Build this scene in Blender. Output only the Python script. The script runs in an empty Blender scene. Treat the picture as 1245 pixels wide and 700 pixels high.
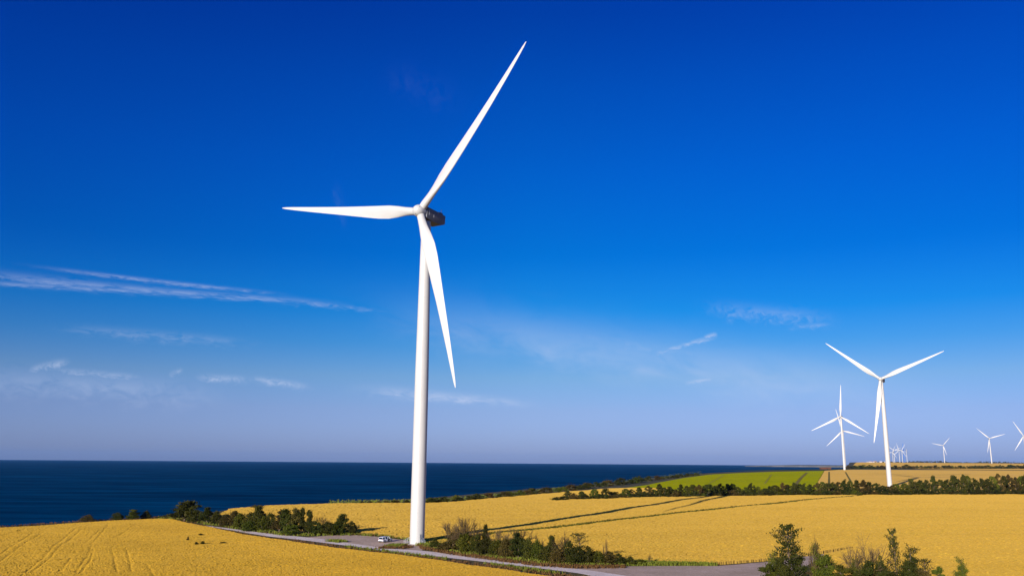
import bpy, bmesh, math, random
import numpy as np
from mathutils import Vector, Matrix

# ------------------------------------------------------------------ camera, sky, sun, exposure
F_PX, ROLL, HOR = 1020.0, 0.0075, 560.9        # focal length in photo pixels, roll, horizon row at mid frame
CAM_H = 22.4                                    # metres above the foot of the near turbine
PITCH = math.atan((HOR - 350) / F_PX)
SUN_AZ, SUN_EL = 29.0, 13.5                     # shadows run 29 degrees right of straight ahead
scene = bpy.context.scene
col = scene.collection
cam_d = bpy.data.cameras.new('camera')
cam = bpy.data.objects.new('camera', cam_d)
col.objects.link(cam)
cam_d.sensor_width = 36.0
cam_d.lens = F_PX / 1245 * 36
cam_d.clip_start, cam_d.clip_end = 1.0, 80000
_f = Vector((0, math.cos(PITCH), math.sin(PITCH)))
_r0, _u0 = Vector((1, 0, 0)), Vector((0, -math.sin(PITCH), math.cos(PITCH)))
_r = _r0 * math.cos(ROLL) + _u0 * math.sin(ROLL)
_u = -_r0 * math.sin(ROLL) + _u0 * math.cos(ROLL)
M = Matrix((_r, _u, -_f)).transposed().to_4x4()
M.translation = (0, 0, CAM_H)
cam.matrix_world = M
scene.camera = cam

scene.view_settings.view_transform = 'Standard'
scene.view_settings.look = 'None'
scene.view_settings.exposure = 0.55
scene.view_settings.gamma = 1.0

sun_d = bpy.data.lights.new('sun', 'SUN')
sun = bpy.data.objects.new('sun', sun_d)
col.objects.link(sun)
sun_d.energy = 5.0
sun_d.angle = math.radians(0.5)
sun_d.color = (1.0, 0.93, 0.84)
_a, _e = math.radians(SUN_AZ), math.radians(SUN_EL)
SUN_DIR = Vector((math.sin(_a) * math.cos(_e), math.cos(_a) * math.cos(_e), -math.sin(_e)))
sun.rotation_euler = SUN_DIR.to_track_quat('-Z', 'Y').to_euler()

SKY_STRENGTH = 0.11


def px_level(px, py):
    u, v = px - 622.5, 350 - py
    return (u * math.cos(ROLL) - v * math.sin(ROLL), u * math.sin(ROLL) + v * math.cos(ROLL))


def px_dir(px, py):
    a, b = px_level(px, py)
    d = Vector((a, F_PX * math.cos(PITCH) - b * math.sin(PITCH), F_PX * math.sin(PITCH) + b * math.cos(PITCH)))
    return d.normalized()


def px_azel(px, py):
    d = px_dir(px, py)
    return math.atan2(d.x, d.y), math.asin(d.z)


world = bpy.data.worlds.new('World')
scene.world = world
world.use_nodes = True


class Nodes:
    """small helper to write node trees compactly"""

    def __init__(self, tree):
        self.t = tree
        self.n = tree.nodes
        self.l = tree.links

    def new(self, typ, **kw):
        nd = self.n.new(typ)
        for k, v in kw.items():
            setattr(nd, k, v)
        return nd

    def put(self, sock, v):
        if isinstance(v, bpy.types.NodeSocket):
            self.l.new(v, sock)
        elif v is not None:
            sock.default_value = v

    def math(self, op, a, b=None, c=None, clamp=False):
        nd = self.new('ShaderNodeMath', operation=op, use_clamp=clamp)
        for i, v in enumerate((a, b, c)):
            if v is not None:
                self.put(nd.inputs[i], v)
        return nd.outputs[0]

    def mix(self, fac, a, b, blend='MIX'):
        nd = self.new('ShaderNodeMix', data_type='RGBA', blend_type=blend)
        self.put(nd.inputs[0], fac)
        self.put(nd.inputs[6], a)
        self.put(nd.inputs[7], b)
        return nd.outputs[2]

    def noise(self, vec, scale, detail=4, rough=0.55, dist=0.0):
        nd = self.new('ShaderNodeTexNoise')
        if vec is not None:
            self.put(nd.inputs['Vector'], vec)
        nd.inputs['Scale'].default_value = scale
        nd.inputs['Detail'].default_value = detail
        nd.inputs['Roughness'].default_value = rough
        nd.inputs['Distortion'].default_value = dist
        return nd.outputs['Fac']

    def ramp(self, fac, stops, interp='LINEAR'):
        nd = self.new('ShaderNodeValToRGB')
        nd.color_ramp.interpolation = interp
        el = nd.color_ramp.elements
        while len(el) < len(stops):
            el.new(0.5)
        for e, (p, c) in zip(el, stops):
            e.position = p
            e.color = (c, c, c, 1) if isinstance(c, (int, float)) else (*c, 1)
        self.put(nd.inputs[0], fac)
        return nd.outputs[0]

    def map(self, v, a, b, c=0.0, d=1.0):
        nd = self.new('ShaderNodeMapRange')
        self.put(nd.inputs[0], v)
        for i, x in enumerate((a, b, c, d)):
            nd.inputs[i + 1].default_value = x
        return nd.outputs[0]

    def xyz(self, x, y, z=0.0):
        nd = self.new('ShaderNodeCombineXYZ')
        for i, v in enumerate((x, y, z)):
            self.put(nd.inputs[i], v)
        return nd.outputs[0]


def build_sky():
    N = Nodes(world.node_tree)
    world.node_tree.nodes.clear()
    out = N.new('ShaderNodeOutputWorld')
    bg = N.new('ShaderNodeBackground')
    bg.inputs['Strength'].default_value = SKY_STRENGTH
    N.l.new(bg.outputs[0], out.inputs[0])
    sky = N.new('ShaderNodeTexSky', sky_type='NISHITA')
    sky.sun_disc = False
    sky.sun_elevation = math.radians(SUN_EL)
    sky.sun_rotation = math.radians(180 + SUN_AZ)
    sky.altitude = 50
    sky.air_density = 1.0
    sky.dust_density = 0.6
    sky.ozone_density = 3.0
    tc = N.new('ShaderNodeTexCoord')
    sp = N.new('ShaderNodeSeparateXYZ')
    N.l.new(tc.outputs['Generated'], sp.inputs[0])
    X, Y, Z = sp.outputs
    el = N.math('ARCSINE', Z)
    az = N.math('ARCTAN2', X, Y)
    # polarised, clear-day sky: the air's own gradient, deepened towards the zenith
    tint = N.ramp(N.map(el, 0.0, 1.0), SKY_TINT)
    base = N.mix(1.0, sky.outputs[0], tint, 'MULTIPLY')
    high = N.map(el, 0.02, 0.22, 0.25, 1.0)
    base = N.mix(high, base, N.mix(1.0, base, N.ramp(N.map(az, -0.6, 0.6), [(0.0, (0.64, 0.72, 0.93)), (0.28, (0.84, 0.88, 0.98)), (0.52, 1.0), (1.0, (0.82, 0.86, 0.97))]), 'MULTIPLY'))
    cl = None
    for (px, py, px2, py2, wid, amp, nu, nv, lo, hi, taper) in STREAKS:
        a0, e0 = px_azel(px, py)
        a1, e1 = px_azel(px2, py2)
        ca, ce = (a0 + a1) / 2, (e0 + e1) / 2
        L = math.hypot(a1 - a0, e1 - e0) / 2
        ang = math.atan2(e1 - e0, a1 - a0)
        da, de = N.math('SUBTRACT', az, ca), N.math('SUBTRACT', el, ce)
        u = N.math('DIVIDE', N.math('ADD', N.math('MULTIPLY', da, math.cos(ang)), N.math('MULTIPLY', de, math.sin(ang))), L)
        v = N.math('DIVIDE', N.math('SUBTRACT', N.math('MULTIPLY', de, math.cos(ang)), N.math('MULTIPLY', da, math.sin(ang))), wid / F_PX)
        if taper:
            v = N.math('MULTIPLY', v, N.math('MAXIMUM', N.math('ADD', 1.0, N.math('MULTIPLY', u, taper)), 0.35))
        vec = N.xyz(N.math('MULTIPLY', u, nu), N.math('MULTIPLY', v, nv), px * 0.013)
        nz = N.noise(vec, 1.0, 5, 0.6, 0.6)
        v = N.math('ADD', v, N.math('MULTIPLY', N.math('SUBTRACT', nz, 0.5), 1.6))
        r = N.math('ADD', N.math('POWER', N.math('ABSOLUTE', u), 4.0), N.math('MULTIPLY', v, v))
        m = N.math('EXPONENT', N.math('MULTIPLY', r, -1.6))
        m = N.math('MULTIPLY', m, N.map(nz, lo, hi, 0.0, amp))
        cl = m if cl is None else N.math('MAXIMUM', cl, m)
    cl = N.math('MAXIMUM', N.math('MINIMUM', cl, 0.9), 0.0)
    c = N.mix(cl, base, CLOUD_COL)
    N.l.new(c, bg.inputs['Color'])


SKY_TINT = [(0.0, (0.43, 0.52, 1.22)), (0.0203, (0.40, 0.49, 1.12)), (0.0583, (0.41, 0.47, 0.89)), (0.0967, (0.35, 0.485, 0.76)), (0.135, (0.15, 0.44, 0.77)),
            (0.1745, (0.03, 0.40, 0.80)), (0.2428, (0.002, 0.322, 0.805)), (0.3397, (0.001, 0.286, 0.862)), (0.434, (0.001, 0.241, 0.842)), (0.5244, (0.001, 0.178, 0.779)), (1.0, (0.001, 0.17, 0.75))]
CLOUD_COL = (3.6, 4.1, 5.5, 1)
#  from px, to px, half width px, amount, noise along / across, noise low / high, taper
STREAKS = [
    (-60, 330, 388, 366, 5, 0.40, 9, 1.3, 0.33, 0.68, 0.45),
    (60, 326, 330, 356, 2.6, 0.39, 9, 0.9, 0.3, 0.65, 0.0),
    (-60, 340, 260, 358, 3.0, 0.34, 8, 0.8, 0.3, 0.65, 0.0),
    (330, 362, 480, 380, 4, 0.29, 5, 0.9, 0.35, 0.7, 0.4),
    (480, 378, 1120, 482, 34, 0.36, 4, 1.0, 0.10, 0.75, 0.0),
    (640, 398, 900, 440, 14, 0.34, 5, 1.0, 0.15, 0.75, 0.0),
    (790, 431, 870, 409, 4.5, 0.59, 3, 0.8, 0.3, 0.65, 0.0),
    (855, 411, 872, 406, 3.5, 0.59, 2, 0.8, 0.25, 0.6, 0.0),
    (832, 465, 872, 460, 3.5, 0.52, 3, 0.7, 0.25, 0.6, 0.0),
    (440, 473, 640, 490, 7, 0.55, 5, 0.9, 0.3, 0.68, 0.2),
    (35, 450, 82, 439, 5, 0.44, 3, 0.9, 0.3, 0.65, 0.0),
    (60, 450, 175, 459, 5, 0.34, 5, 0.9, 0.3, 0.65, 0.0),
    (240, 459, 300, 461, 5, 0.44, 4, 0.9, 0.3, 0.65, 0.0),
    (305, 460, 375, 470, 4.5, 0.49, 4, 0.9, 0.3, 0.65, 0.0),
    (205, 456, 222, 449, 3.5, 0.29, 2, 0.8, 0.3, 0.65, 0.0),
    (-60, 458, 260, 478, 17, 0.31, 6, 1.2, 0.3, 0.75, 0.0),
    (80, 399, 300, 416, 7, 0.26, 6, 1.1, 0.33, 0.75, 0.0),
    (860, 374, 1010, 388, 11, 0.31, 6, 1.3, 0.33, 0.75, 0.0),
    (960, 398, 1010, 394, 4, 0.29, 3, 0.9, 0.33, 0.75, 0.0),
    (900, 466, 1000, 474, 6, 0.29, 4, 0.9, 0.33, 0.75, 0.0),
    (470, 85, 560, 125, 22, 0.018, 4, 1.6, 0.4, 0.75, 0.0),
    (408, 225, 418, 275, 6, 0.045, 3, 1.2, 0.35, 0.75, 0.0),
]
build_sky()

# ------------------------------------------------------------------ terrain shape
_ZY = [-900, 230, 330, 460, 750, 1100, 1530, 2050, 2850, 3280, 4700, 7000, 11000]
_ZZ = [0, 0, 1.2, 3.3, 2.9, 6.5, 12.0, 12.6, 25.0, 29.2, 33.0, 36.5, 36.5]


def zt(y):
    return np.interp(y, _ZY, _ZZ)


def ground(px, py, lift=0.0):
    """the spot on the land that the photograph shows at this pixel"""
    d = px_dir(px, py)
    t = np.concatenate([np.arange(60, 900, 6.0), np.geomspace(900, 12000, 400)])
    below = np.nonzero(CAM_H + d.z * t <= zt(d.y * t) + lift)[0]
    if len(below) == 0:
        t1 = 9000.0
    else:
        i = max(1, int(below[0]))
        t0, t1 = float(t[i - 1]), float(t[i])
        for _ in range(40):
            tm = 0.5 * (t0 + t1)
            if CAM_H + d.z * tm <= float(zt(d.y * tm)) + lift:
                t1 = tm
            else:
                t0 = tm
    return Vector((d.x * t1, d.y * t1, float(zt(d.y * t1))))


def metres(px_size, p):
    return px_size * (p - Vector((0, 0, CAM_H))).length / F_PX


# ------------------------------------------------------------------ helpers for objects
def tag(o, label=None, cat=None, group=None, kind=None):
    if label:
        o['label'] = label
    if cat:
        o['category'] = cat
    if group:
        o['group'] = group
    if kind:
        o['kind'] = kind
    return o


def empty(name, loc=(0, 0, 0), rz=0.0):
    o = bpy.data.objects.new(name, None)
    col.objects.link(o)
    o.empty_display_size = 0.5
    o.location = loc
    o.rotation_euler = (0, 0, rz)
    return o


def link(name, me, parent=None):
    o = bpy.data.objects.new(name, me)
    col.objects.link(o)
    o.parent = parent
    return o


def np_mesh(name, verts, faces, mat=None, smooth=False):
    """verts (n,3); faces (m,3) or (m,4) or list of such arrays"""
    me = bpy.data.meshes.new(name)
    verts = np.asarray(verts, dtype=np.float32)
    if not isinstance(faces, list):
        faces = [faces]
    faces = [np.asarray(f, dtype=np.int32) for f in faces if len(f)]
    me.vertices.add(len(verts))
    me.vertices.foreach_set('co', verts.ravel())
    loops = np.concatenate([f.ravel() for f in faces])
    sizes = np.concatenate([np.full(len(f), f.shape[1], np.int32) for f in faces])
    starts = np.concatenate([[0], np.cumsum(sizes)[:-1]]).astype(np.int32)
    me.loops.add(len(loops))
    me.loops.foreach_set('vertex_index', loops)
    me.polygons.add(len(sizes))
    me.polygons.foreach_set('loop_start', starts)
    me.polygons.foreach_set('loop_total', sizes)
    me.polygons.foreach_set('use_smooth', np.full(len(sizes), smooth))
    me.update(calc_edges=True)
    if mat:
        me.materials.append(mat)
    return me


class MB:
    """collects boxes, tubes and lofts, then becomes ONE mesh object"""

    def __init__(self):
        self.v, self.f = [], []

    def add(self, verts, faces):
        o = len(self.v)
        self.v += [tuple(p) for p in verts]
        self.f += [tuple(i + o for i in f) for f in faces]
        return self

    def box(self, c, s, m=None):
        x, y, z = s[0] / 2, s[1] / 2, s[2] / 2
        vs = [Vector((sx * x, sy * y, sz * z)) for sx in (-1, 1) for sy in (-1, 1) for sz in (-1, 1)]
        if m is not None:
            vs = [m @ p for p in vs]
        vs = [p + Vector(c) for p in vs]
        return self.add(vs, [(0, 1, 3, 2), (4, 6, 7, 5), (0, 4, 5, 1), (2, 3, 7, 6), (0, 2, 6, 4), (1, 5, 7, 3)])

    def loft(self, rings, close=True):
        n = len(rings[0])
        vs = [p for r in rings for p in r]
        fs = []
        for i in range(len(rings) - 1):
            for k in range(n):
                a, b = i * n + k, i * n + (k + 1) % n
                fs.append((a, b, b + n, a + n))
        if close:
            fs.append(tuple(range(n))[::-1])
            fs.append(tuple(range((len(rings) - 1) * n, len(rings) * n)))
        return self.add(vs, fs)

    def tube(self, p0, p1, r0, r1=None, n=8):
        p0, p1 = Vector(p0), Vector(p1)
        r1 = r0 if r1 is None else r1
        d = (p1 - p0).normalized()
        a = d.orthogonal().normalized()
        b = d.cross(a)
        ring = lambda p, r: [p + a * (r * math.cos(2 * math.pi * k / n)) + b * (r * math.sin(2 * math.pi * k / n)) for k in range(n)]
        return self.loft([ring(p0, r0), ring(p1, r1)])

    def mesh(self, name, mat=None, smooth=False):
        me = bpy.data.meshes.new(name)
        me.from_pydata(self.v, [], self.f)
        me.update()
        if mat:
            me.materials.append(mat)
        if smooth:
            me.polygons.foreach_set('use_smooth', [True] * len(me.polygons))
            me.set_sharp_from_angle(angle=math.radians(38))
        return me

    def build(self, name, mat=None, parent=None, smooth=False):
        return link(name, self.mesh(name, mat, smooth), parent)


def bevelled(o, w, seg=2):
    m = o.modifiers.new('bevel', 'BEVEL')
    m.width, m.segments, m.limit_method = w, seg, 'ANGLE'
    return o


def copy_tree(o, parent=None):
    c = o.copy()
    col.objects.link(c)
    if parent:
        c.parent = parent
    for ch in list(o.children):
        copy_tree(ch, c)
    return c


# ------------------------------------------------------------------ materials
def new_mat(name, rough=0.8, spec=0.3):
    m = bpy.data.materials.new(name)
    m.use_nodes = True
    N = Nodes(m.node_tree)
    b = N.n['Principled BSDF']
    b.inputs['Roughness'].default_value = rough
    b.inputs['Specular IOR Level'].default_value = spec
    return m, N, b


def world_pos(N, sx=1.0, sy=1.0, sz=1.0):
    g = N.new('ShaderNodeNewGeometry')
    mp = N.new('ShaderNodeMapping')
    mp.inputs['Scale'].default_value = (sx, sy, sz)
    N.l.new(g.outputs['Position'], mp.inputs['Vector'])
    return mp.outputs[0]


def obj_pos(N, sx=1.0, sy=1.0, sz=1.0):
    g = N.new('ShaderNodeTexCoord')
    mp = N.new('ShaderNodeMapping')
    mp.inputs['Scale'].default_value = (sx, sy, sz)
    N.l.new(g.outputs['Object'], mp.inputs['Vector'])
    return mp.outputs[0]


def patchy(name, c1, c2, c3, s1=0.05, s2=0.6, rough=0.9, bump=0.0, bscale=1.0, streak=(1, 1), fine=0.35, spec=0.15):
    """ground-like cover: large patches, streaks along a working direction, fine grain"""
    m, N, b = new_mat(name, rough, spec)
    p = world_pos(N, streak[0], streak[1], 1)
    big = N.noise(p, s1, 4, 0.6)
    mid = N.noise(p, s2, 5, 0.65)
    c = N.mix(N.map(big, 0.35, 0.65), (*c1, 1), (*c2, 1))
    c = N.mix(N.map(mid, 0.52, 0.78), c, (*c3, 1))
    q = world_pos(N)
    fn = N.noise(q, s2 * 6, 3, 0.6)
    g = N.map(fn, 0.25, 0.75, 1 - fine, 1 + fine)
    hs = N.new('ShaderNodeHueSaturation')
    N.put(hs.inputs['Value'], g)
    N.put(hs.inputs['Color'], c)
    N.l.new(hs.outputs[0], b.inputs['Base Color'])
    if bump:
        bp = N.new('ShaderNodeBump')
        bp.inputs['Strength'].default_value = 1.0
        bp.inputs['Distance'].default_value = bump
        N.put(bp.inputs['Height'], N.noise(q, bscale, 4, 0.6))
        N.l.new(bp.outputs[0], b.inputs['Normal'])
    return m


MAT = {}
MAT['wheat'] = patchy('ripe_wheat', (0.56, 0.330, 0.040), (0.46, 0.275, 0.032), (0.49, 0.320, 0.036), 0.02, 0.20, streak=(0.3, 1.5), fine=0.34, spec=0.02)
MAT['stalks'] = patchy('wheat_stalks', (0.24, 0.145, 0.025), (0.29, 0.175, 0.03), (0.20, 0.13, 0.022), 0.5, 3, fine=0.12)
MAT['wheat_near'] = patchy('ripe_wheat_near', (0.60, 0.332, 0.024), (0.50, 0.275, 0.018), (0.44, 0.270, 0.018), 0.03, 0.30, streak=(0.5, 1.2), fine=0.36, spec=0.02)
MAT['wheat_far'] = patchy('tan_crop', (0.62, 0.36, 0.07), (0.54, 0.31, 0.055), (0.68, 0.41, 0.09), 0.006, 0.03, streak=(0.4, 1.2), fine=0.15, spec=0.05)
MAT['green_crop'] = patchy('green_crop', (0.235, 0.195, 0.001), (0.165, 0.155, 0.002), (0.30, 0.23, 0.002), 0.010, 0.04, streak=(0.6, 1.0), fine=0.25, spec=0.0)
MAT['dark_crop'] = patchy('dark_green_crop', (0.035, 0.06, 0.012), (0.05, 0.07, 0.015), (0.03, 0.05, 0.01), 0.01, 0.06, fine=0.2)
MAT['soil'] = patchy('rough_grass_soil', (0.11, 0.085, 0.03), (0.075, 0.075, 0.022), (0.16, 0.10, 0.045), 0.05, 0.5, bump=0.15, bscale=1.5)
MAT['gravel'] = patchy('gravel', (0.54, 0.39, 0.28), (0.42, 0.30, 0.20), (0.64, 0.49, 0.38), 0.10, 0.5, bump=0.10, bscale=2.5, fine=0.3)
MAT['chalk'] = patchy('pale_gravel', (0.80, 0.675, 0.58), (0.64, 0.52, 0.43), (0.85, 0.76, 0.68), 0.12, 0.6, bump=0.08, bscale=2.5, fine=0.22)
MAT['shore'] = patchy('far_shore', (0.16, 0.13, 0.09), (0.10, 0.10, 0.06), (0.30, 0.26, 0.2), 0.0008, 0.004, fine=0.2)


for _k in ('wheat', 'wheat_near', 'wheat_far', 'green_crop'):      # the fuzz of ears and awns
    _b = MAT[_k].node_tree.nodes['Principled BSDF']
    _b.inputs['Sheen Weight'].default_value = {'wheat': 0.26, 'wheat_near': 0.22, 'wheat_far': 0.12, 'green_crop': 0.08}[_k]
    _b.inputs['Sheen Roughness'].default_value = 0.5
    _b.inputs['Sheen Tint'].default_value = (0.7, 0.8, 0.02, 1) if _k == 'green_crop' else (0.95, 0.56, 0.09, 1)


def paint(name, c, rough=0.4, spec=0.5, dirt=0.06, metal=0.0):
    m, N, b = new_mat(name, rough, spec)
    p = obj_pos(N, 1, 1, 0.25)
    n = N.noise(p, 0.8, 5, 0.6)
    k = N.map(n, 0.3, 0.7, 1 - dirt, 1 + dirt * 0.4)
    hs = N.new('ShaderNodeHueSaturation')
    N.put(hs.inputs['Value'], k)
    hs.inputs['Color'].default_value = (*c, 1)
    N.l.new(hs.outputs[0], b.inputs['Base Color'])
    N.put(b.inputs['Roughness'], N.map(n, 0.3, 0.7, rough - 0.05, rough + 0.1))
    b.inputs['Metallic'].default_value = metal
    return m


MAT['white'] = paint('turbine_white', (0.49, 0.473, 0.448), 0.45, 0.4)
MAT['nacelle'] = paint('nacelle_shaded_grey', (0.16, 0.16, 0.18), 0.6, 0.3, dirt=0.02)  # light grey casing darkened: the shade on its side is in this colour
MAT['dark'] = paint('dark_metal', (0.03, 0.03, 0.035), 0.5, 0.4)
MAT['steel'] = paint('galvanised_steel', (0.38, 0.39, 0.40), 0.45, 0.5, metal=0.6)
MAT['concrete'] = paint('concrete', (0.30, 0.28, 0.26), 0.9, 0.2)
MAT['car'] = paint('car_paint', (0.75, 0.76, 0.78), 0.25, 0.6, dirt=0.03)
MAT['glass'] = paint('car_glass', (0.012, 0.02, 0.035), 0.05, 0.6)
MAT['tyre'] = paint('tyre_rubber', (0.02, 0.02, 0.02), 0.85, 0.2)
MAT['red'] = paint('red_lens', (0.35, 0.02, 0.015), 0.25, 0.5)
MAT['blue_steel'] = paint('blue_steel', (0.10, 0.20, 0.50), 0.5, 0.4)
MAT['wall'] = paint('pale_wall', (0.62, 0.55, 0.50), 0.9, 0.2)
MAT['shed'] = paint('rusty_shed', (0.13, 0.055, 0.035), 0.9, 0.1)
MAT['roof'] = paint('brick_red_roof', (0.30, 0.10, 0.07), 0.9, 0.2)


def leaf_mat(name, c1, c2):
    m, N, b = new_mat(name, 0.8, 0.08)
    oi = N.new('ShaderNodeObjectInfo')
    p = obj_pos(N)
    n = N.noise(p, 3.0, 3, 0.6)
    c = N.mix(N.map(n, 0.3, 0.7), (*c1, 1), (*c2, 1))
    hs = N.new('ShaderNodeHueSaturation')
    N.put(hs.inputs['Hue'], N.map(oi.outputs['Random'], 0, 1, 0.465, 0.515))
    N.put(hs.inputs['Value'], N.map(N.math('FRACT', N.math('MULTIPLY', oi.outputs['Random'], 7.31)), 0, 1, 0.7, 1.35))
    N.put(hs.inputs['Color'], c)
    N.l.new(hs.outputs[0], b.inputs['Base Color'])
    return m


MAT['leaf'] = leaf_mat('leaves_dark_green', (0.016, 0.022, 0.003), (0.046, 0.048, 0.007))
MAT['leaf_olive'] = leaf_mat('leaves_olive', (0.036, 0.030, 0.006), (0.072, 0.052, 0.012))
MAT['leaf_bright'] = leaf_mat('leaves_mid_green', (0.030, 0.040, 0.004), (0.080, 0.086, 0.009))
MAT['bark'] = patchy('bark', (0.10, 0.07, 0.045), (0.14, 0.10, 0.07), (0.07, 0.05, 0.035), 2, 9)
MAT['twig'] = patchy('dry_twigs', (0.105, 0.07, 0.03), (0.085, 0.055, 0.025), (0.14, 0.095, 0.045), 2, 9)
MAT['grass_green'] = leaf_mat('green_grass', (0.07, 0.11, 0.012), (0.15, 0.17, 0.02))
MAT['grass_dry'] = leaf_mat('dry_grass', (0.10, 0.06, 0.018), (0.17, 0.105, 0.03))
MAT['weed'] = leaf_mat('track_weeds', (0.06, 0.05, 0.006), (0.10, 0.085, 0.01))


def sea_mat():
    m, N, b = new_mat('sea_water', 0.35, 0.0)
    p = world_pos(N, 0.35, 1.0, 1)
    n1 = N.noise(p, 0.05, 6, 0.6)
    n2 = N.noise(world_pos(N, 0.5, 1.0, 1), 0.006, 4, 0.6)
    n3 = N.noise(world_pos(N, 0.25, 1.0, 1), 0.03, 5, 0.65)
    k = N.math('ADD', N.math('MULTIPLY', n2, 0.40), N.math('MULTIPLY', n3, 0.60))
    c = N.mix(N.map(k, 0.36, 0.64), (0.0, 0.017, 0.055, 1), (0.0, 0.060, 0.150, 1))
    N.l.new(c, b.inputs['Base Color'])
    b.inputs['IOR'].default_value = 1.33
    bp = N.new('ShaderNodeBump')
    bp.inputs['Strength'].default_value = 1.0
    bp.inputs['Distance'].default_value = 2.2
    N.put(bp.inputs['Height'], n1)
    N.l.new(bp.outputs[0], b.inputs['Normal'])
    return m


MAT['sea'] = sea_mat()

# ------------------------------------------------------------------ the land and the sea
COAST_PX = [(0, 640.2), (100, 633), (190, 628.3), (215, 627.5), (283, 618.5), (400, 611), (520, 605), (590, 599), (640, 594.5),
            (700, 590.5), (760, 584.5), (814, 578), (853, 575.3), (884, 573.6)]
SEA_Z = -24.0
_cp = [(-900, -900), (-520, -200), (-260, 150)] + [(p.x, p.y) for p in (ground(*q) for q in COAST_PX)]
_cp += [(510, 1540), (735, 1850), (900, 2300), (1220, 3080), (1900, 4700), (2750, 6600), (3500, 8600), (4500, 11000)]
_cp = sorted(_cp, key=lambda q: q[1])
CX, CY = np.array([q[0] for q in _cp]), np.array([q[1] for q in _cp])


def coast_x(y):
    return np.interp(y, CY, CX)


def build_land():
    ys = sorted(set([-900.0] + list(np.arange(-300, 130, 30.)) + list(np.arange(130, 760, 10.)) + list(np.arange(760, 2100, 30.)) +
                    list(np.arange(2100, 11001, 150.)) + [float(y) for y in _ZY] + [float(y) for y in CY]))
    ys = [y for y in ys if -900 <= y <= 11000]
    rng = np.random.default_rng(3)
    ncol = 60
    V, rows = [], []
    for y in ys:
        xc = float(coast_x(y)) + rng.normal() * min(2.0, 0.4 + abs(y) * 0.0006)
        xm = 1600 + 1.3 * max(y, 0)
        t = (np.arange(ncol) / (ncol - 1)) ** 1.7
        xs = xc + (xm - xc) * t
        z0 = float(zt(y))
        row = [(xc - 14 - 0.004 * abs(y), y, SEA_Z - 4), (xc - 8, y, SEA_Z + 5 + rng.random() * 4), (xc - 2.2, y, z0 * 0.8 - 4 - rng.random() * 3)]
        row += [(x, y, z0) for x in xs]
        V += row
        rows.append(len(row))
    n = rows[0]
    R = len(ys)
    i = np.arange(R - 1)[:, None] * n + np.arange(n - 1)[None, :]
    F = np.stack([i, i + 1, i + 1 + n, i + n], -1).reshape(-1, 4)
    me = np_mesh('ground', V, F, MAT['soil'])
    tag(link('ground', me), 'brown grassy land falling in a low cliff to the sea', 'ground', kind='structure')


build_land()


def build_sea():
    # a disc of water out to where the earth's curve hides it
    R, n = 24000.0, 160
    rad = [0, 200, 600, 1500, 4000, 9000, 16000, R]
    V = [(0, 0, SEA_Z)]
    for r in rad[1:]:
        for k in range(n):
            a = 2 * math.pi * k / n
            V.append((r * math.sin(a), r * math.cos(a), SEA_Z))
    T = np.array([(0, 1 + (k + 1) % n, 1 + k) for k in range(n)])
    Q = []
    for j in range(len(rad) - 2):
        for k in range(n):
            a, b = 1 + j * n + k, 1 + j * n + (k + 1) % n
            Q.append((a, b, b + n, a + n))
    me = np_mesh('sea', V, [T, np.array(Q)], MAT['sea'])
    tag(link('sea', me), 'dark blue open sea reaching the horizon', 'sea', kind='structure')


build_sea()


# ------------------------------------------------------------------ crops
def inside(poly, X, Y):
    c = np.zeros(X.shape, bool)
    j = len(poly) - 1
    for i in range(len(poly)):
        xi, yi = poly[i]
        xj, yj = poly[j]
        if yi != yj:
            k = ((yi > Y) != (yj > Y)) & (X < (xj - xi) * (Y - yi) / (yj - yi) + xi)
            c ^= k
        j = i
    return c


def dist_line(line, X, Y):
    d = np.full(X.shape, 1e9)
    for (x0, y0), (x1, y1) in zip(line[:-1], line[1:]):
        L2 = (x1 - x0) ** 2 + (y1 - y0) ** 2
        t = np.clip(((X - x0) * (x1 - x0) + (Y - y0) * (y1 - y0)) / L2, 0, 1)
        d = np.minimum(d, np.hypot(X - x0 - t * (x1 - x0), Y - y0 - t * (y1 - y0)))
    return d


def gxy(pts):
    return [(p.x, p.y) for p in (ground(*q) for q in pts)]


TRACK_PX = [(548, 657), (605, 650), (660, 644.2), (700, 639.5), (830, 624.2), (960, 611), (1050, 602.8)]
TRACK = gxy(TRACK_PX)


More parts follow.
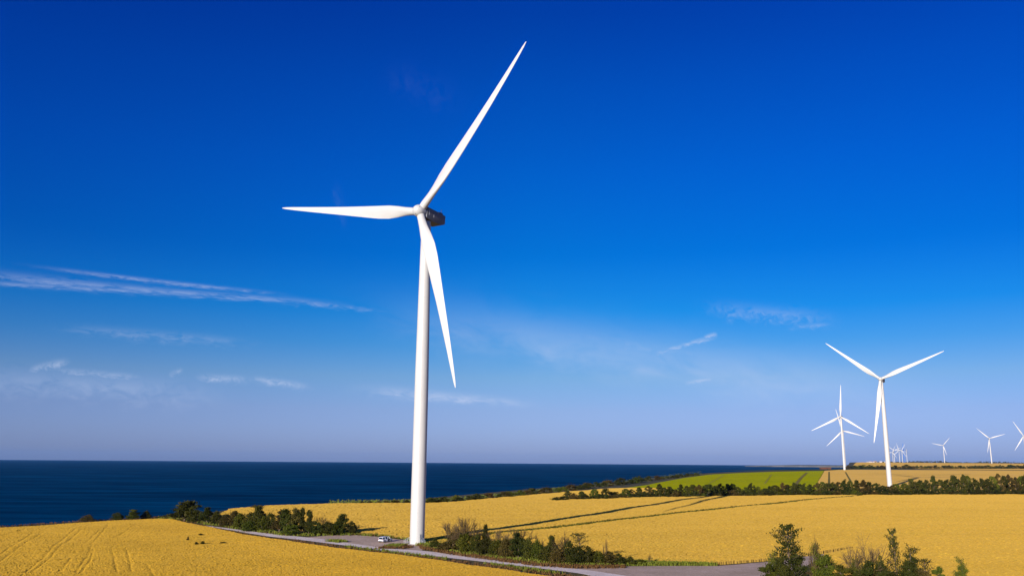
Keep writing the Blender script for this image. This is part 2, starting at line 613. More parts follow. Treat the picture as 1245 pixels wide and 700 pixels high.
def crop(name, label, cat, poly, mat, y0, y1, t0, t1, step, height, rough, seed, cut=(), lines=(), lift=0.0):
    """a standing crop: a jittered sheet of ear tops with a ragged edge that drops to the soil"""
    rng = np.random.default_rng(seed)
    poly = [(p.x, p.y) for p in (ground(q[0], q[1], lift) for q in poly)]
    ny = int(math.log(y1 / y0) / (step * 1.25))
    nx = int((t1 - t0) / step)
    s = y0 * (y1 / y0) ** (np.arange(ny + 1) / ny)
    t = np.linspace(t0, t1, nx + 1)
    T, S = np.meshgrid(t, s)
    X = T * S + rng.normal(size=S.shape) * S * step * 0.22
    Y = S + rng.normal(size=S.shape) * S * step * 0.22
    Z = zt(Y) + height + rng.normal(size=S.shape) * rough * np.minimum(1, 0.3 + 250 / np.maximum(S, 250))
    # slow swell of the crop's height
    ph = rng.random(6) * 6.28
    Z += 0.10 * height * (np.sin(X * 0.11 + Y * 0.05 + ph[0]) + np.sin(Y * 0.13 - X * 0.04 + ph[1]) + np.sin(X * 0.31 + ph[2]) * np.sin(Y * 0.23 + ph[3]))
    for ln, w, dep in lines:
        d = dist_line(ln, X, Y)
        Z -= height * dep * np.exp(-(d / w) ** 2)
    cx = 0.25 * (X[:-1, :-1] + X[1:, :-1] + X[1:, 1:] + X[:-1, 1:])
    cy = 0.25 * (Y[:-1, :-1] + Y[1:, :-1] + Y[1:, 1:] + Y[:-1, 1:])
    keep = inside(poly, cx, cy) & (cx > coast_x(cy) + 1.5)
    for ln, w in cut:
        keep &= dist_line(ln, cx, cy) > w
    n = nx + 1
    ii, jj = np.nonzero(keep)
    a = ii * n + jj
    F = np.stack([a, a + 1, a + 1 + n, a + n], 1)
    base = np.stack([X.ravel(), Y.ravel(), Z.ravel()], 1)
    # ragged skirt round the edge
    kp = np.zeros((ny + 2, nx + 2), bool)
    kp[1:-1, 1:-1] = keep
    SK, SV = [], []
    off = base.shape[0]
    for di, dj, e0, e1 in ((-1, 0, 0, 1), (1, 0, n + 1, n), (0, -1, n, 0), (0, 1, 1, n + 1)):
        m = keep & ~kp[1 + di:ny + 1 + di, 1 + dj:nx + 1 + dj]
        i2, j2 = np.nonzero(m)
        b = i2 * n + j2
        k = len(b)
        lo0, lo1 = base[b + e0].copy(), base[b + e1].copy()
        lo0[:, 2] = zt(lo0[:, 1]) - 0.02
        lo1[:, 2] = zt(lo1[:, 1]) - 0.02
        SV += [lo0, lo1]
        SK.append(np.stack([b + e1, b + e0, off + np.arange(k), off + k + np.arange(k)], 1))
        off += 2 * k
    V = np.concatenate([base] + SV)
    FF = np.concatenate([F] + SK)
    used = np.zeros(len(V), bool)
    used[FF.ravel()] = True
    idx = np.cumsum(used) - 1
    me = np_mesh(name, V[used], idx[FF], mat)
    me.materials.append(MAT['stalks'])
    mi = np.zeros(len(FF), np.int32)
    mi[len(F):] = 1
    me.polygons.foreach_set('material_index', mi)
    return tag(link(name, me), label, cat, kind='stuff')


# wheel marks in the near field, in ground metres, running away from the camera
def mark(pts):
    return gxy(pts)


NEAR_PX = [(-60, 645), (0, 641.2), (100, 634.6), (189, 630.2), (209, 630.6), (236, 636.5), (304, 650), (371, 660.3), (420, 666.8), (472, 673.2), (545, 682.4),
           (617, 691.5), (641, 695.4), (672, 700.4), (740, 712), (900, 735), (1300, 790), (-100, 790)]
near_marks = []
for _pts in ([(-10, 694), (12, 676), (33, 661), (50, 651)], [(-4, 679), (22, 662), (40, 650)], [(30, 700), (50, 684), (64, 668), (92, 645)], [(38, 700), (58, 684), (72, 668), (100, 646)],
             [(92, 700), (106, 680), (112, 664), (132, 640)], [(98, 701), (110, 684), (113, 670)], [(104, 663), (120, 648), (160, 640)], [(146, 653), (165, 640)], [(154, 672), (160, 700)],
             [(136, 672), (142, 700)], [(178, 690), (192, 712)], [(55, 671), (105, 670.5)], [(118, 665), (170, 661)], [(72, 700), (86, 682)], [(228, 664), (290, 668), (350, 676)], [(250, 655), (330, 668)],
             [(185, 650), (260, 652), (300, 658)], [(330, 690), (420, 696)], [(150, 684), (240, 690)], [(-5, 655), (30, 646)]):
    near_marks.append((mark(_pts), 0.30, 0.10))
crop('near_wheat_field', 'ripe golden wheat field this side of the gravel track', 'wheat field', NEAR_PX, MAT['wheat_near'], 118, 345, -0.66, 0.3, 0.0013, 0.75, 0.034, 5, lines=near_marks, lift=0.7)

MID_PX = [(279, 620), (340, 615.5), (400, 613.4), (496, 612.9), (545, 611.8), (593, 607.2), (641, 603.2), (675, 600), (720, 596), (760, 593.6), (812, 594.4), (812, 600),
          (756, 605.6), (860, 604.2), (960, 602.9), (1100, 601.8), (1300, 601), (1300, 720), (1100, 720), (1000, 700), (1003, 676), (1037, 668.6), (1037, 666.4), (998.6, 673), (940, 681),
          (871, 686.5), (790, 684), (700, 678), (620, 671), (560, 665), (515, 659.5), (500, 656), (470, 651.5), (430, 648.5), (380, 646), (300, 640), (255, 633)]
crop('middle_wheat_field', 'wide ripe wheat field between the gravel track and the windbreak trees', 'wheat field', MID_PX, MAT['wheat'], 150, 800, -0.40, 0.66, 0.0017, 0.75, 0.07, 6, cut=[(TRACK, 2.4)])


def strip(name, label, cat, poly_xy, mat, dz, kind='structure', cuts=10.0):
    """a sheet that follows the land"""
    from mathutils.geometry import tessellate_polygon
    tris = tessellate_polygon([[Vector((x, y, 0)) for x, y in poly_xy]])
    ys = [p[1] for p in poly_xy]
    lo, hi = min(ys), max(ys)
    lines = sorted({lo - 1, hi + 1} | set(np.arange(math.ceil(lo / cuts) * cuts, hi, cuts).tolist()) | {float(q) for q in _ZY if lo < q < hi})

    def clip(poly, y, keep_above):
        out = []
        for (x0, y0), (x1, y1) in zip(poly, poly[1:] + poly[:1]):
            a, b = (y0 >= y) == keep_above or y0 == y, (y1 >= y) == keep_above or y1 == y
            if a:
                out.append((x0, y0))
            if a != b:
                t = (y - y0) / (y1 - y0)
                out.append((x0 + (x1 - x0) * t, y))
        return out

    V, F, key = [], [], {}
    for tri in tris:
        base = [tuple(poly_xy[i]) for i in tri]
        if (base[1][0] - base[0][0]) * (base[2][1] - base[0][1]) - (base[1][1] - base[0][1]) * (base[2][0] - base[0][0]) < 0:
            base.reverse()
        for y0, y1 in zip(lines[:-1], lines[1:]):
            q = clip(base, y0, True)
            q = clip(q, y1, False) if len(q) > 2 else q
            if len(q) < 3:
                continue
            ids = []
            for x, y in q:
                k = (round(x, 3), round(y, 3))
                if k not in key:
                    key[k] = len(V)
                    V.append((x, y, float(zt(y)) + dz))
                if key[k] not in ids:
                    ids.append(key[k])
            if len(ids) > 2:
                F.append(ids)
    me = bpy.data.meshes.new(name)
    me.from_pydata(V, [], F)
    me.update()
    me.materials.append(mat)
    return tag(link(name, me), label, cat, kind=kind)


def wobble(pts, seed, amp, n=6):
    """a hand-drawn edge: subdivide the outline and shake it a little"""
    r = random.Random(seed)
    out = []
    for (x0, y0), (x1, y1) in zip(pts, pts[1:] + pts[:1]):
        L = math.hypot(x1 - x0, y1 - y0)
        k = max(1, min(40, int(L / n)))
        for i in range(k):
            t = i / k
            out.append((x0 + (x1 - x0) * t + r.gauss(0, amp), y0 + (y1 - y0) * t + r.gauss(0, amp)))
    return out


PAD_PX = [(345, 652.6), (371, 653), (400, 650.4), (436, 650), (460, 652), (479, 654.7), (497, 656.8), (513, 662), (514, 669), (480, 668.2), (462, 666.6), (436, 662.8), (400, 658.6), (365, 655.2)]
strip('gravel_pad', 'pinkish grey gravel parking pad beside the near turbine', 'gravel', wobble(gxy(PAD_PX), 2, 0.25), MAT['gravel'], 0.03)
YARD_PX = [(640, 684.6), (700, 688.3), (783, 687.8), (871, 687.6), (940, 682), (979, 676), (998.6, 673.4), (1015, 670), (1037, 666.9), (1039, 668.2), (1014, 672.6), (985, 684), (950, 712), (860, 720), (740, 712), (700, 693)]
strip('gravel_yard', 'grey gravel turning area beside the wheat edge', 'gravel', wobble(gxy(YARD_PX), 3, 0.2), MAT['gravel'], 0.03)
ROAD_PX = [(249, 638.4), (285, 643), (324, 648), (364, 652), (400, 656), (440, 662), (470, 666.5), (515.7, 669.4), (568.7, 675), (617, 681.6), (700, 690.8), (763, 700), (850, 714), (1000, 740),
           (960, 745), (800, 716), (735, 703), (700, 696.2), (665, 691.4), (617, 686.2), (568.7, 680.4), (520, 675), (467, 669.8), (430, 664), (400, 660.4), (371, 656.8), (324, 651.6), (260, 641)]
strip('gravel_road', 'pale gravel track passing the foot of the near turbine', 'road', wobble(gxy(ROAD_PX), 4, 0.15), MAT['chalk'], 0.06)

# the fields behind the windbreak
def far_field(name, label, poly, mat, dz=0.5):
    return strip(name, label, 'field', poly, mat, dz, kind='stuff', cuts=60)


GREEN_PX = [(760, 593.6), (800, 587), (832, 581), (862, 577), (900, 574.9), (940, 573.5), (1002, 572.2), (994, 586)]
_g = gxy(GREEN_PX)
_g += gxy([(1003, 600)]) + gxy([(806, 600)])
far_field('green_field', 'yellow green crop field sloping up behind the windbreak', _g, MAT['green_crop'])
_t = gxy([(1003, 600), (994.5, 586), (1002.5, 572.2)])
_t += [(640, 1610), (900, 1700), (1600, 1800), (2300, 1850), (1500, 800), (900, 600)]
far_field('tan_field', 'pale tan crop field behind the windbreak by the second turbine', _t, MAT['wheat_far'])
_d = [(330, 1440), (430, 1440), (610, 1560), (880, 1640), (880, 1740), (740, 1840), (505, 1520)]
far_field('dark_field', 'dark green crop strip along the cliff edge beyond the green field', _d, MAT['dark_crop'], 0.35)
far_field('distant_field', 'far tan fields on the rising ground below the small turbines', [(1000, 1900), (925, 2320), (1250, 3100), (1930, 4700), (2150, 5200), (5800, 5200), (3500, 2100)], MAT['wheat_far'], 0.4)
far_field('distant_green_field', 'dark strip of far fields near the horizon', [(2190, 5260), (2760, 6450), (3200, 7800), (7500, 8200), (5900, 5260)], MAT['dark_crop'], 0.4)


def far_tracks():
    """wheel tracks and crop rows pressed into the far fields, as narrow sheets"""
    V, F = [], []
    for pts, w in (([(965, 592), (974, 581), (981, 574.6)], 3.4), ([(930, 588), (938, 577)], 1.4), ([(1008, 590), (1008, 573.5)], 2.2), ([(1036, 588), (1028, 574)], 2.2),
                   ([(1086, 576.6), (1110, 577.6), (1140, 577.6), (1180, 576.4)], 3.0), ([(1055, 575), (1086, 576.6)], 2.0), ([(862, 588), (880, 578)], 1.2)):
        g = gxy(pts)
        line = []
        for (x0, y0), (x1, y1) in zip(g[:-1], g[1:]):
            k = max(2, int(math.hypot(x1 - x0, y1 - y0) / 25))
            line += [(x0 + (x1 - x0) * i / k, y0 + (y1 - y0) * i / k) for i in range(k)]
        line.append(g[-1])
        for i, (x, y) in enumerate(line):
            x2, y2 = line[min(i + 1, len(line) - 1)]
            x1, y1 = line[max(i - 1, 0)]
            L = math.hypot(x2 - x1, y2 - y1) + 1e-9
            nx, ny = -(y2 - y1) / L * w / 2, (x2 - x1) / L * w / 2
            for sg in (-1, 1):
                yy = y + sg * ny
                V.append((x + sg * nx, yy, float(zt(yy)) + 0.62))
            if i:
                k = len(V)
                F.append((k - 4, k - 3, k - 1, k - 2))
    me = np_mesh('field_tracks', V, np.array(F), MAT['weed_crop'])
    tag(link('field_tracks', me), 'darker wheel tracks crossing the far green and tan fields', 'field tracks', kind='stuff')


MAT['weed_crop'] = patchy('trodden_crop', (0.20, 0.155, 0.025), (0.24, 0.18, 0.035), (0.15, 0.13, 0.018), 0.02, 0.1, fine=0.2, spec=0.05)
far_tracks()


def build_far_shore():
    V, F = [], []
    rng = np.random.default_rng(9)
    n = 160
    for i in range(n):
        t = i / (n - 1)
        x = 3600 + 3400 * t
        y = 13200 - 2600 * t
        h = 5 + 22 * min(1, t * 2.5) + 4 * rng.random() + 8 * math.sin(t * 9) ** 2
        V += [(x, y, SEA_Z - 2), (x + 20, y + 30, SEA_Z + h * 0.8), (x + 120, y + 300, SEA_Z + h + 2), (x + 900, y + 2200, SEA_Z + h + 6), (x + 1000, y + 2400, SEA_Z - 2)]
    for i in range(n - 1):
        for k in range(4):
            a = i * 5 + k
            F.append((a, a + 5, a + 6, a + 1))
    me = np_mesh('far_shore', V, np.array(F), MAT['shore'])
    tag(link('far_shore', me), 'low hazy headland across the water', 'shore', kind='structure')


build_far_shore()

def build_haze():
    m = bpy.data.materials.new('sea_air')
    m.use_nodes = True
    N = Nodes(m.node_tree)
    m.node_tree.nodes.clear()
    out = N.new('ShaderNodeOutputMaterial')
    v = N.new('ShaderNodeVolumePrincipled')
    v.inputs['Color'].default_value = (0.16, 0.44, 0.95, 1)
    v.inputs['Density'].default_value = HAZE
    N.l.new(v.outputs[0], out.inputs['Volume'])
    b = MB()
    z0, z1 = SEA_Z - 6, 215.0
    b.box((0, 0, (z0 + z1) / 2), (49000, 49000, z1 - z0))
    tag(b.build('haze', m), 'thin bluish air over land and sea', 'haze', kind='stuff')


HAZE = 1.2e-5
build_haze()

# ------------------------------------------------------------------ wind turbines
HUB_H, BLADE_R, OVER, TILT, PRE = 94.0, 57.3, 3.2, math.radians(5), 3.2


def tower_mesh():
    m = MB()
    n = 48
    prof = [(0, 2.02), (0.25, 2.02), (22, 1.99), (45, 1.93), (60, 1.78), (78, 1.55), (HUB_H - 2.1, 1.36)]
    m.loft([[Vector((r * math.cos(2 * math.pi * k / n), r * math.sin(2 * math.pi * k / n), z)) for k in range(n)] for z, r in prof])
    for z, r in ((22, 1.99), (45, 1.93), (69, 1.67)):     # flanges between the tower sections
        m.loft([[Vector(((r + e) * math.cos(2 * math.pi * k / n), (r + e) * math.sin(2 * math.pi * k / n), z + dz)) for k in range(n)] for dz, e in ((-.12, -0.05), (-.1, 0.03), (.1, 0.03), (.12, -0.05))], close=False)
    return m.mesh('tower', MAT['white'], True)


def nacelle_mesh():
    m = MB()
    rings = []
    # (y along the machine, half width, bottom, top); rotor side is -y
    for y, w, b, t in ((-2.1, 1.5, -1.5, 1.5), (-1.95, 1.8, -1.75, 1.7), (0.8, 1.8, -1.95, 1.75), (5.2, 1.8, -1.75, 1.75), (6.75, 1.8, -1.05, 1.75), (6.85, 1.74, -0.95, 1.68)):
        c = 0.14
        pts = [(-w + c, b), (w - c, b), (w, b + c * 1.6), (w, t - c), (w - c, t), (-w + c, t), (-w, t - c), (-w, b + c * 1.6)]
        rings.append([Vector((x, y, z)) for x, z in pts])
    m.loft(rings)
    return m.mesh('nacelle', MAT['nacelle'], True)


def spinner_mesh():
    m = MB()
    n = 28
    rings = []
    for y, r in ((1.15, 1.45), (0.9, 1.75), (-0.6, 1.8), (-1.3, 1.65), (-1.9, 1.25), (-2.3, 0.7), (-2.45, 0.15)):
        rings.append([Vector((r * math.cos(2 * math.pi * k / n), y, r * math.sin(2 * math.pi * k / n))) for k in range(n)])
    m.loft(rings)
    return m.mesh('hub', MAT['white'], True)


def blade_mesh():
    """span along +z from the hub centre, leading edge towards +x, upwind side -y"""
    m = MB()
    st = [(1.2, 1.15, 1.0, 16, 0.0), (3.0, 1.15, 1.0, 16, 0.0), (5.5, 1.30, 0.80, 15, 0.02), (8.5, 1.70, 0.52, 13, 0.06), (12, 2.02, 0.36, 11, 0.10), (16, 1.98, 0.29, 9, 0.13), (22, 1.72, 0.25, 6.5, 0.13),
          (30, 1.36, 0.22, 4, 0.12), (38, 1.06, 0.20, 2.2, 0.10), (46, 0.76, 0.19, 0.8, 0.08), (52, 0.52, 0.18, 0, 0.05), (55.6, 0.32, 0.18, -0.5, 0.03), (57.0, 0.14, 0.2, -0.5, 0.0), (57.3, 0.04, 0.3, 0, 0)]
    n = 24
    rings = []
    for z, h, th, tw, sh in st:                    # span, half chord, thickness ratio, twist, chord shift
        round_ = max(0.0, min(1.0, (th - 0.3) / 0.7))
        ring = []
        for k in range(n):
            a = 2 * math.pi * k / n
            x = math.cos(a)                        # +1 leading edge, -1 trailing edge
            taper = 1 - (1 - round_) * (0.5 - 0.5 * x) ** 1.2 * 0.95
            y = math.sin(a) * th * taper
            X, Y = h * (x - sh * 4 * 0.35), h * y
            q = math.radians(tw)
            y_pre = -PRE * (z / BLADE_R) ** 2       # bends upwind
            ring.append(Vector((X * math.cos(q) + Y * math.sin(q), -X * math.sin(q) * -1 * -1 + Y * math.cos(q) + y_pre, z)))
        rings.append(ring)
    m.loft(rings)
    return m.mesh('blade', MAT['white'], True)


ME_TOWER, ME_NAC, ME_HUB, ME_BLADE = tower_mesh(), nacelle_mesh(), spinner_mesh(), blade_mesh()


def turbine(X, Y, Z, yaw, phase, label, group=None, detail=0):
    t = tag(empty('wind_turbine', (X, Y, Z), math.radians(yaw)), label, 'wind turbine', group)
    link('tower', ME_TOWER, t)
    tilt = Matrix.Rotation(-TILT, 4, 'X')
    nac = link('nacelle', ME_NAC, t)
    nac.matrix_local = Matrix.Translation((0, 0, HUB_H)) @ tilt
    a = Vector((0, -math.cos(TILT), math.sin(TILT)))
    up = Vector((0, math.sin(TILT), math.cos(TILT)))
    rt = Vector((1, 0, 0))
    hubc = Vector((0, 0, HUB_H)) + a * OVER
    hub = link('hub', ME_HUB, t)
    hub.matrix_local = Matrix.Translation(hubc) @ tilt
    for k in range(3):
        q = math.radians(phase + 120 * k)
        zdir = up * math.cos(q) + rt * math.sin(q)
        xdir = -up * math.sin(q) + rt * math.cos(q)
        ydir = -a
        b = link('blade', ME_BLADE, t)
        mm = Matrix((xdir, ydir, zdir)).transposed().to_4x4()
        mm.translation = hubc
        b.matrix_local = mm
    return t, nac, hub


GT = 'white wind turbines across the farmland'
t1, nac1, hub1 = turbine(-25.6, 240.1, 0, -32.9, 39.3, 'nearest and largest white wind turbine, its foot beside the gravel pad and white car', GT)
# details of the near machine
m = MB()
m.box((0, 5.4, 2.05), (2.6, 1.3, 0.62))
m.build('cooler', MAT['nacelle'], nac1)
m = MB()
m.tube((0.5, 6.2, 1.7), (0.5, 6.2, 3.5), 0.045)
m.tube((-0.5, 6.2, 1.7), (-0.5, 6.2, 3.1), 0.045)
m.box((0.5, 6.2, 3.55), (0.5, 0.12, 0.12))
m.box((-0.5, 6.2, 3.15), (0.12, 0.4, 0.12))
m.build('wind_vane', MAT['dark'], nac1)
m = MB()
m.box((1.81, -0.9, 0.1), (0.03, 0.28, 1.5))  # white slab for a spot of sunlight on the shaded nacelle side
m.build('sunlit_spot', MAT['white'], nac1)
m = MB()
m.box((1.81, 1.3, -0.1), (0.03, 0.28, 1.1))  # second bright spot of light, also a white slab
m.build('sunlit_spot', MAT['white'], nac1)
for q in (20, 140, 260):
    a = math.radians(q + 39.3 - 0)
    m = MB()
    m.tube((1.35 * math.sin(a), -1.62, 1.35 * math.cos(a)), (1.35 * math.sin(a), -1.75, 1.35 * math.cos(a)), 0.16, n=12)
    m.build('hatch', MAT['dark'], hub1)
# door, stairs and plinth (the empty's axes are turned by the yaw)
_inv = Matrix.Rotation(math.radians(32.9), 4, 'Z')
m = MB()
n = 40
m.loft([[Vector((r * math.cos(2 * math.pi * k / n), r * math.sin(2 * math.pi * k / n), z)) for k in range(n)] for z, r in ((-0.3, 2.7), (0.16, 2.7), (0.2, 2.6))])
m.build('plinth', MAT['concrete'], t1, True)
ang = math.radians(-52)                       # camera right of the foot
m = MB()
R = Matrix.Rotation(ang, 3, 'Z')
m.box(R @ Vector((2.02, 0, 1.75)), (0.08, 0.85, 2.1), R)
dr = m.build('door', MAT['steel'], t1)
dr.matrix_local = _inv
m = MB()
m.box(R @ Vector((2.07, 0.28, 1.75)), (0.06, 0.06, 0.25), R)
m.build('handle', MAT['dark'], dr)
def stair(angle, n_step=4):
    s = MB()
    R = Matrix.Rotation(math.radians(angle), 3, 'Z')
    for k in range(n_step):
        s.box(R @ Vector((2.5 + 0.28 * k, 0, 0.80 - 0.2 * k)), (0.28, 0.9, 0.04), R)
    for sd in (-0.47, 0.47):
        s.tube(R @ Vector((2.15, sd, 0.82)), R @ Vector((3.6, sd, 0.05)), 0.04, n=6)
        s.tube(R @ Vector((2.15, sd, 1.9)), R @ Vector((3.6, sd, 1.1)), 0.03, n=6)
        for k in range(4):
            x = 2.2 + 0.45 * k
            z = 0.82 - 0.53 * 0.45 * k
            s.tube(R @ Vector((x, sd, z)), R @ Vector((x, sd, z + 1.08)), 0.025, n=6)
    o = s.build('stairs', MAT['steel'], t1)
    o.matrix_local = _inv
    return o
stair(-52)
stair(196)

turbine(331.1, 751.6, 2.6, -34.1, 68.1, 'second largest white turbine, its foot standing right behind the windbreak trees', GT)
turbine(595.9, 1530.8, 12.1, -32.3, 3.9, 'white turbine at the tan field edge with one blade pointing straight up', GT)
turbine(855.0, 2190.0, 12.5, -38.0, 106.0, 'white turbine almost hidden behind the one whose blade points straight up', GT)
turbine(1842.0, 3278.2, 29.2, -17.3, 73.6, 'small distant white turbine with two blades raised in a wide V', GT)
turbine(1718.0, 2850.0, 25.2, -44.0, 91.0, 'distant white turbine cut by the right edge of the photo', GT)
turbine(2385.3, 4705.8, 33.0, -41.3, 42.0, 'tiny white turbine standing alone between the far cluster and the wide V one', GT)
for (X, Y, yaw, ph, w) in ((2948.7, 6600, -35, 25, 'lowest and leftmost of the tiny turbines clustered on the horizon'),
                           (2978, 6640, -30, 70, 'second from the left of the tiny turbines clustered on the horizon'),
                           (2991, 6580, -38, 105, 'third from the left of the tiny turbines clustered on the horizon'),
                           (3004, 6560, -30, 30, 'tiny clustered horizon turbine closest to the blue mast, raised blade leaning right'),
                           (3057, 6600, 62, 2, 'tiny white turbine seen edge on, right of the blue mast')):
    turbine(X, Y, 20.0 if Y == 6600 and X < 2950 else 36.0, yaw, ph, w, GT)


def build_mast():
    p = Vector((3034, 6600, 35.9))
    r = tag(empty('lattice_mast', p), 'thin blue lattice mast among the tiny horizon turbines', 'mast')
    m = MB()
    H, b, t = 146, 4.5, 1.6
    for sx in (-1, 1):
        for sy in (-1, 1):
            m.tube((sx * b, sy * b, 0), (sx * t, sy * t, H), 1.0, 0.6, n=5)
    for k in range(14):
        z0, z1 = H * k / 14, H * (k + 1) / 14
        w0, w1 = b + (t - b) * k / 14, b + (t - b) * (k + 1) / 14
        for s in (-1, 1):
            m.tube((-w0, s * w0, z0), (w1, s * w1, z1), 0.4, n=4)
            m.tube((w0, s * w0, z0), (-w1, s * w1, z1), 0.4, n=4)
            m.tube((s * w0, -w0, z0), (s * w1, w1, z1), 0.4, n=4)
    m.build('lattice', MAT['blue_steel'], r)
    m = MB()
    m.tube((0, 0, H), (0, 0, H + 10), 0.5, 0.2, n=6)
    m.build('antenna', MAT['blue_steel'], r)


build_mast()

# ------------------------------------------------------------------ trees and shrubs
def leaf_quads(C, size, rng, flat=0.0):
    """one small rhombic leaf spray per centre"""
    n = len(C)
    d1 = rng.normal(size=(n, 3))
    d1[:, 2] *= 1 - flat
    d1 /= np.linalg.norm(d1, axis=1)[:, None]
    d2 = np.cross(d1, rng.normal(size=(n, 3)))
    if flat:
        d2[:, 2] *= 1 - flat
    d2 /= np.linalg.norm(d2, axis=1)[:, None] + 1e-9
    s = size * rng.uniform(0.6, 1.35, n)[:, None]
    V = np.stack([C - d1 * s, C + d2 * s * 0.6, C + d1 * s, C - d2 * s * 0.6], 1).reshape(-1, 3)
    return V, np.arange(4 * n).reshape(n, 4)


def clumps(centres, radii, per, rng, squash=0.75):
    out = []
    for c, r in zip(centres, radii):
        k = max(6, int(per * (r / np.mean(radii)) ** 2))
        p = rng.normal(size=(k, 3))
        p /= np.linalg.norm(p, axis=1)[:, None]
        p *= (rng.random(k) ** 0.45)[:, None] * r
        p[:, 2] *= squash
        out.append(c + p)
    return np.concatenate(out)


def branch_tubes(m, p, d, L, r, depth, rng, spread=0.5, kids=3, tips=None, rise=0.15):
    q = p + d * L
    m.tube(p, q, r, r * 0.62, n=5 if depth > 1 else 3)
    if tips is not None:
        tips.append(np.array(q))
    if depth <= 0:
        return
    for k in range(kids):
        a = Vector((rng.normal(), rng.normal(), rng.normal()))
        nd = (d + a * spread + Vector((0, 0, rise))).normalized()
        s = rng.uniform(0.35, 1.0)
        branch_tubes(m, p + d * L * s, nd, L * rng.uniform(0.55, 0.85), r * 0.55, depth - 1, rng, spread, kids, tips, rise)


# every prototype is 1 m tall and about 1 m wide; a planted copy is scaled
def proto_shrub(seed, per, nc, leaf, mat, ragged=0.12, low=0.0):
    rng = np.random.default_rng(seed)
    m = MB()
    for k in range(4):
        a = rng.uniform(0, 6.28)
        m.tube((0.03 * math.cos(a), 0.03 * math.sin(a), -0.03), (0.22 * math.cos(a), 0.22 * math.sin(a), 0.6), 0.02, 0.006, n=5)
    stem = m.mesh('stem', MAT['bark'])
    C, Rr = [], []
    for k in range(nc):
        z = rng.uniform(0.1 + low, 0.9)
        w = 0.46 * math.sin(math.pi * min(1, (z + 0.22) / 1.25)) ** 0.7
        a, q = rng.uniform(0, 6.28), math.sqrt(rng.random()) * w
        C.append((q * math.cos(a), q * math.sin(a), z * (1 - 0.35 * (q / 0.5) ** 2)))
        Rr.append(rng.uniform(0.09, 0.20))
    P = clumps(np.array(C), np.array(Rr), per, rng)
    k = int(per * nc * ragged)
    P2 = np.array(C)[rng.integers(0, nc, k)] + rng.normal(size=(k, 3)) * 0.16
    P = np.concatenate([P, P2])
    P[:, 2] = np.abs(P[:, 2]) + 0.01
    V, Fq = leaf_quads(P, leaf, rng)
    return ('stem', stem, 'foliage', np_mesh('foliage', V, Fq, MAT[mat]))


def proto_tree(seed, per, nc, leaf, mat, base=0.28, narrow=1.0):
    rng = np.random.default_rng(seed)
    m = MB()
    tips = []
    lean = Vector((rng.normal() * 0.06, rng.normal() * 0.06, 1)).normalized()
    m.tube((0, 0, -0.04), lean * 0.35, 0.028, 0.02, n=6)
    for k in range(6):
        a = rng.uniform(0, 6.28)
        d = Vector((math.cos(a) * 0.7 * narrow, math.sin(a) * 0.7 * narrow, rng.uniform(0.5, 1.1))).normalized()
        branch_tubes(m, lean * rng.uniform(0.18, 0.36), d, rng.uniform(0.18, 0.28), 0.013, 1, rng, 0.35, 2, tips)
    m.tube(lean * 0.35, lean * 0.85, 0.02, 0.005, n=5)
    trunk = m.mesh('trunk', MAT['bark'])
    C, Rr = [], []
    for k in range(nc):
        z = rng.uniform(base, 0.94)
        w = 0.44 * narrow * math.sin(math.pi * min(1, max(0.1, (z - base + 0.16) / (1.12 - base)))) ** 0.8
        a, q = rng.uniform(0, 6.28), (rng.random() ** 0.4) * w
        C.append((q * math.cos(a) + lean.x * z, q * math.sin(a) + lean.y * z, z))
        Rr.append(rng.uniform(0.07, 0.15))
    P = clumps(np.array(C), np.array(Rr), per, rng, 0.7)
    V, Fq = leaf_quads(P, leaf, rng)
    return ('trunk', trunk, 'crown', np_mesh('crown', V, Fq, MAT[mat]))


def proto_bare(seed, stems=4, depth=3):
    rng = np.random.default_rng(seed)
    m, b = MB(), MB()

    def grow(p, d, L, r, k):
        q = p + d * L
        b.tube(p, q, r, r * 0.7, n=4 if k > 1 else 3)
        if k == 0:
            return
        for j in range(4):
            nd = (d + Vector((rng.normal(), rng.normal(), rng.normal())) * 0.42 + Vector((0, 0, 0.18))).normalized()
            grow(p + d * L * rng.uniform(0.3, 1.0), nd, L * rng.uniform(0.55, 0.85), r * 0.62, k - 1)

    for k in range(stems):
        a = rng.uniform(0, 6.28)
        d = Vector((0.3 * math.cos(a), 0.3 * math.sin(a), 1)).normalized()
        L = rng.uniform(0.26, 0.4)
        p = Vector((0.05 * math.cos(a), 0.05 * math.sin(a), -0.03))
        m.tube(p, p + d * L, 0.018, 0.012, n=5)
        for j in range(4):
            nd = (d + Vector((rng.normal() * 0.45, rng.normal() * 0.45, 0.1))).normalized()
            grow(p + d * L * rng.uniform(0.5, 1.0), nd, L * 0.75, 0.009, depth)
    z = max(v[2] for v in b.v)
    w = np.percentile([math.hypot(v[0], v[1]) for v in b.v], 84) / 0.5
    b.v = [(v[0] / w, v[1] / w, v[2] / z) for v in b.v]
    m.v = [(v[0] / w, v[1] / w, v[2] / z) for v in m.v]
    return ('trunk', m.mesh('trunk', MAT['twig']), 'branches', b.mesh('branches', MAT['twig']))


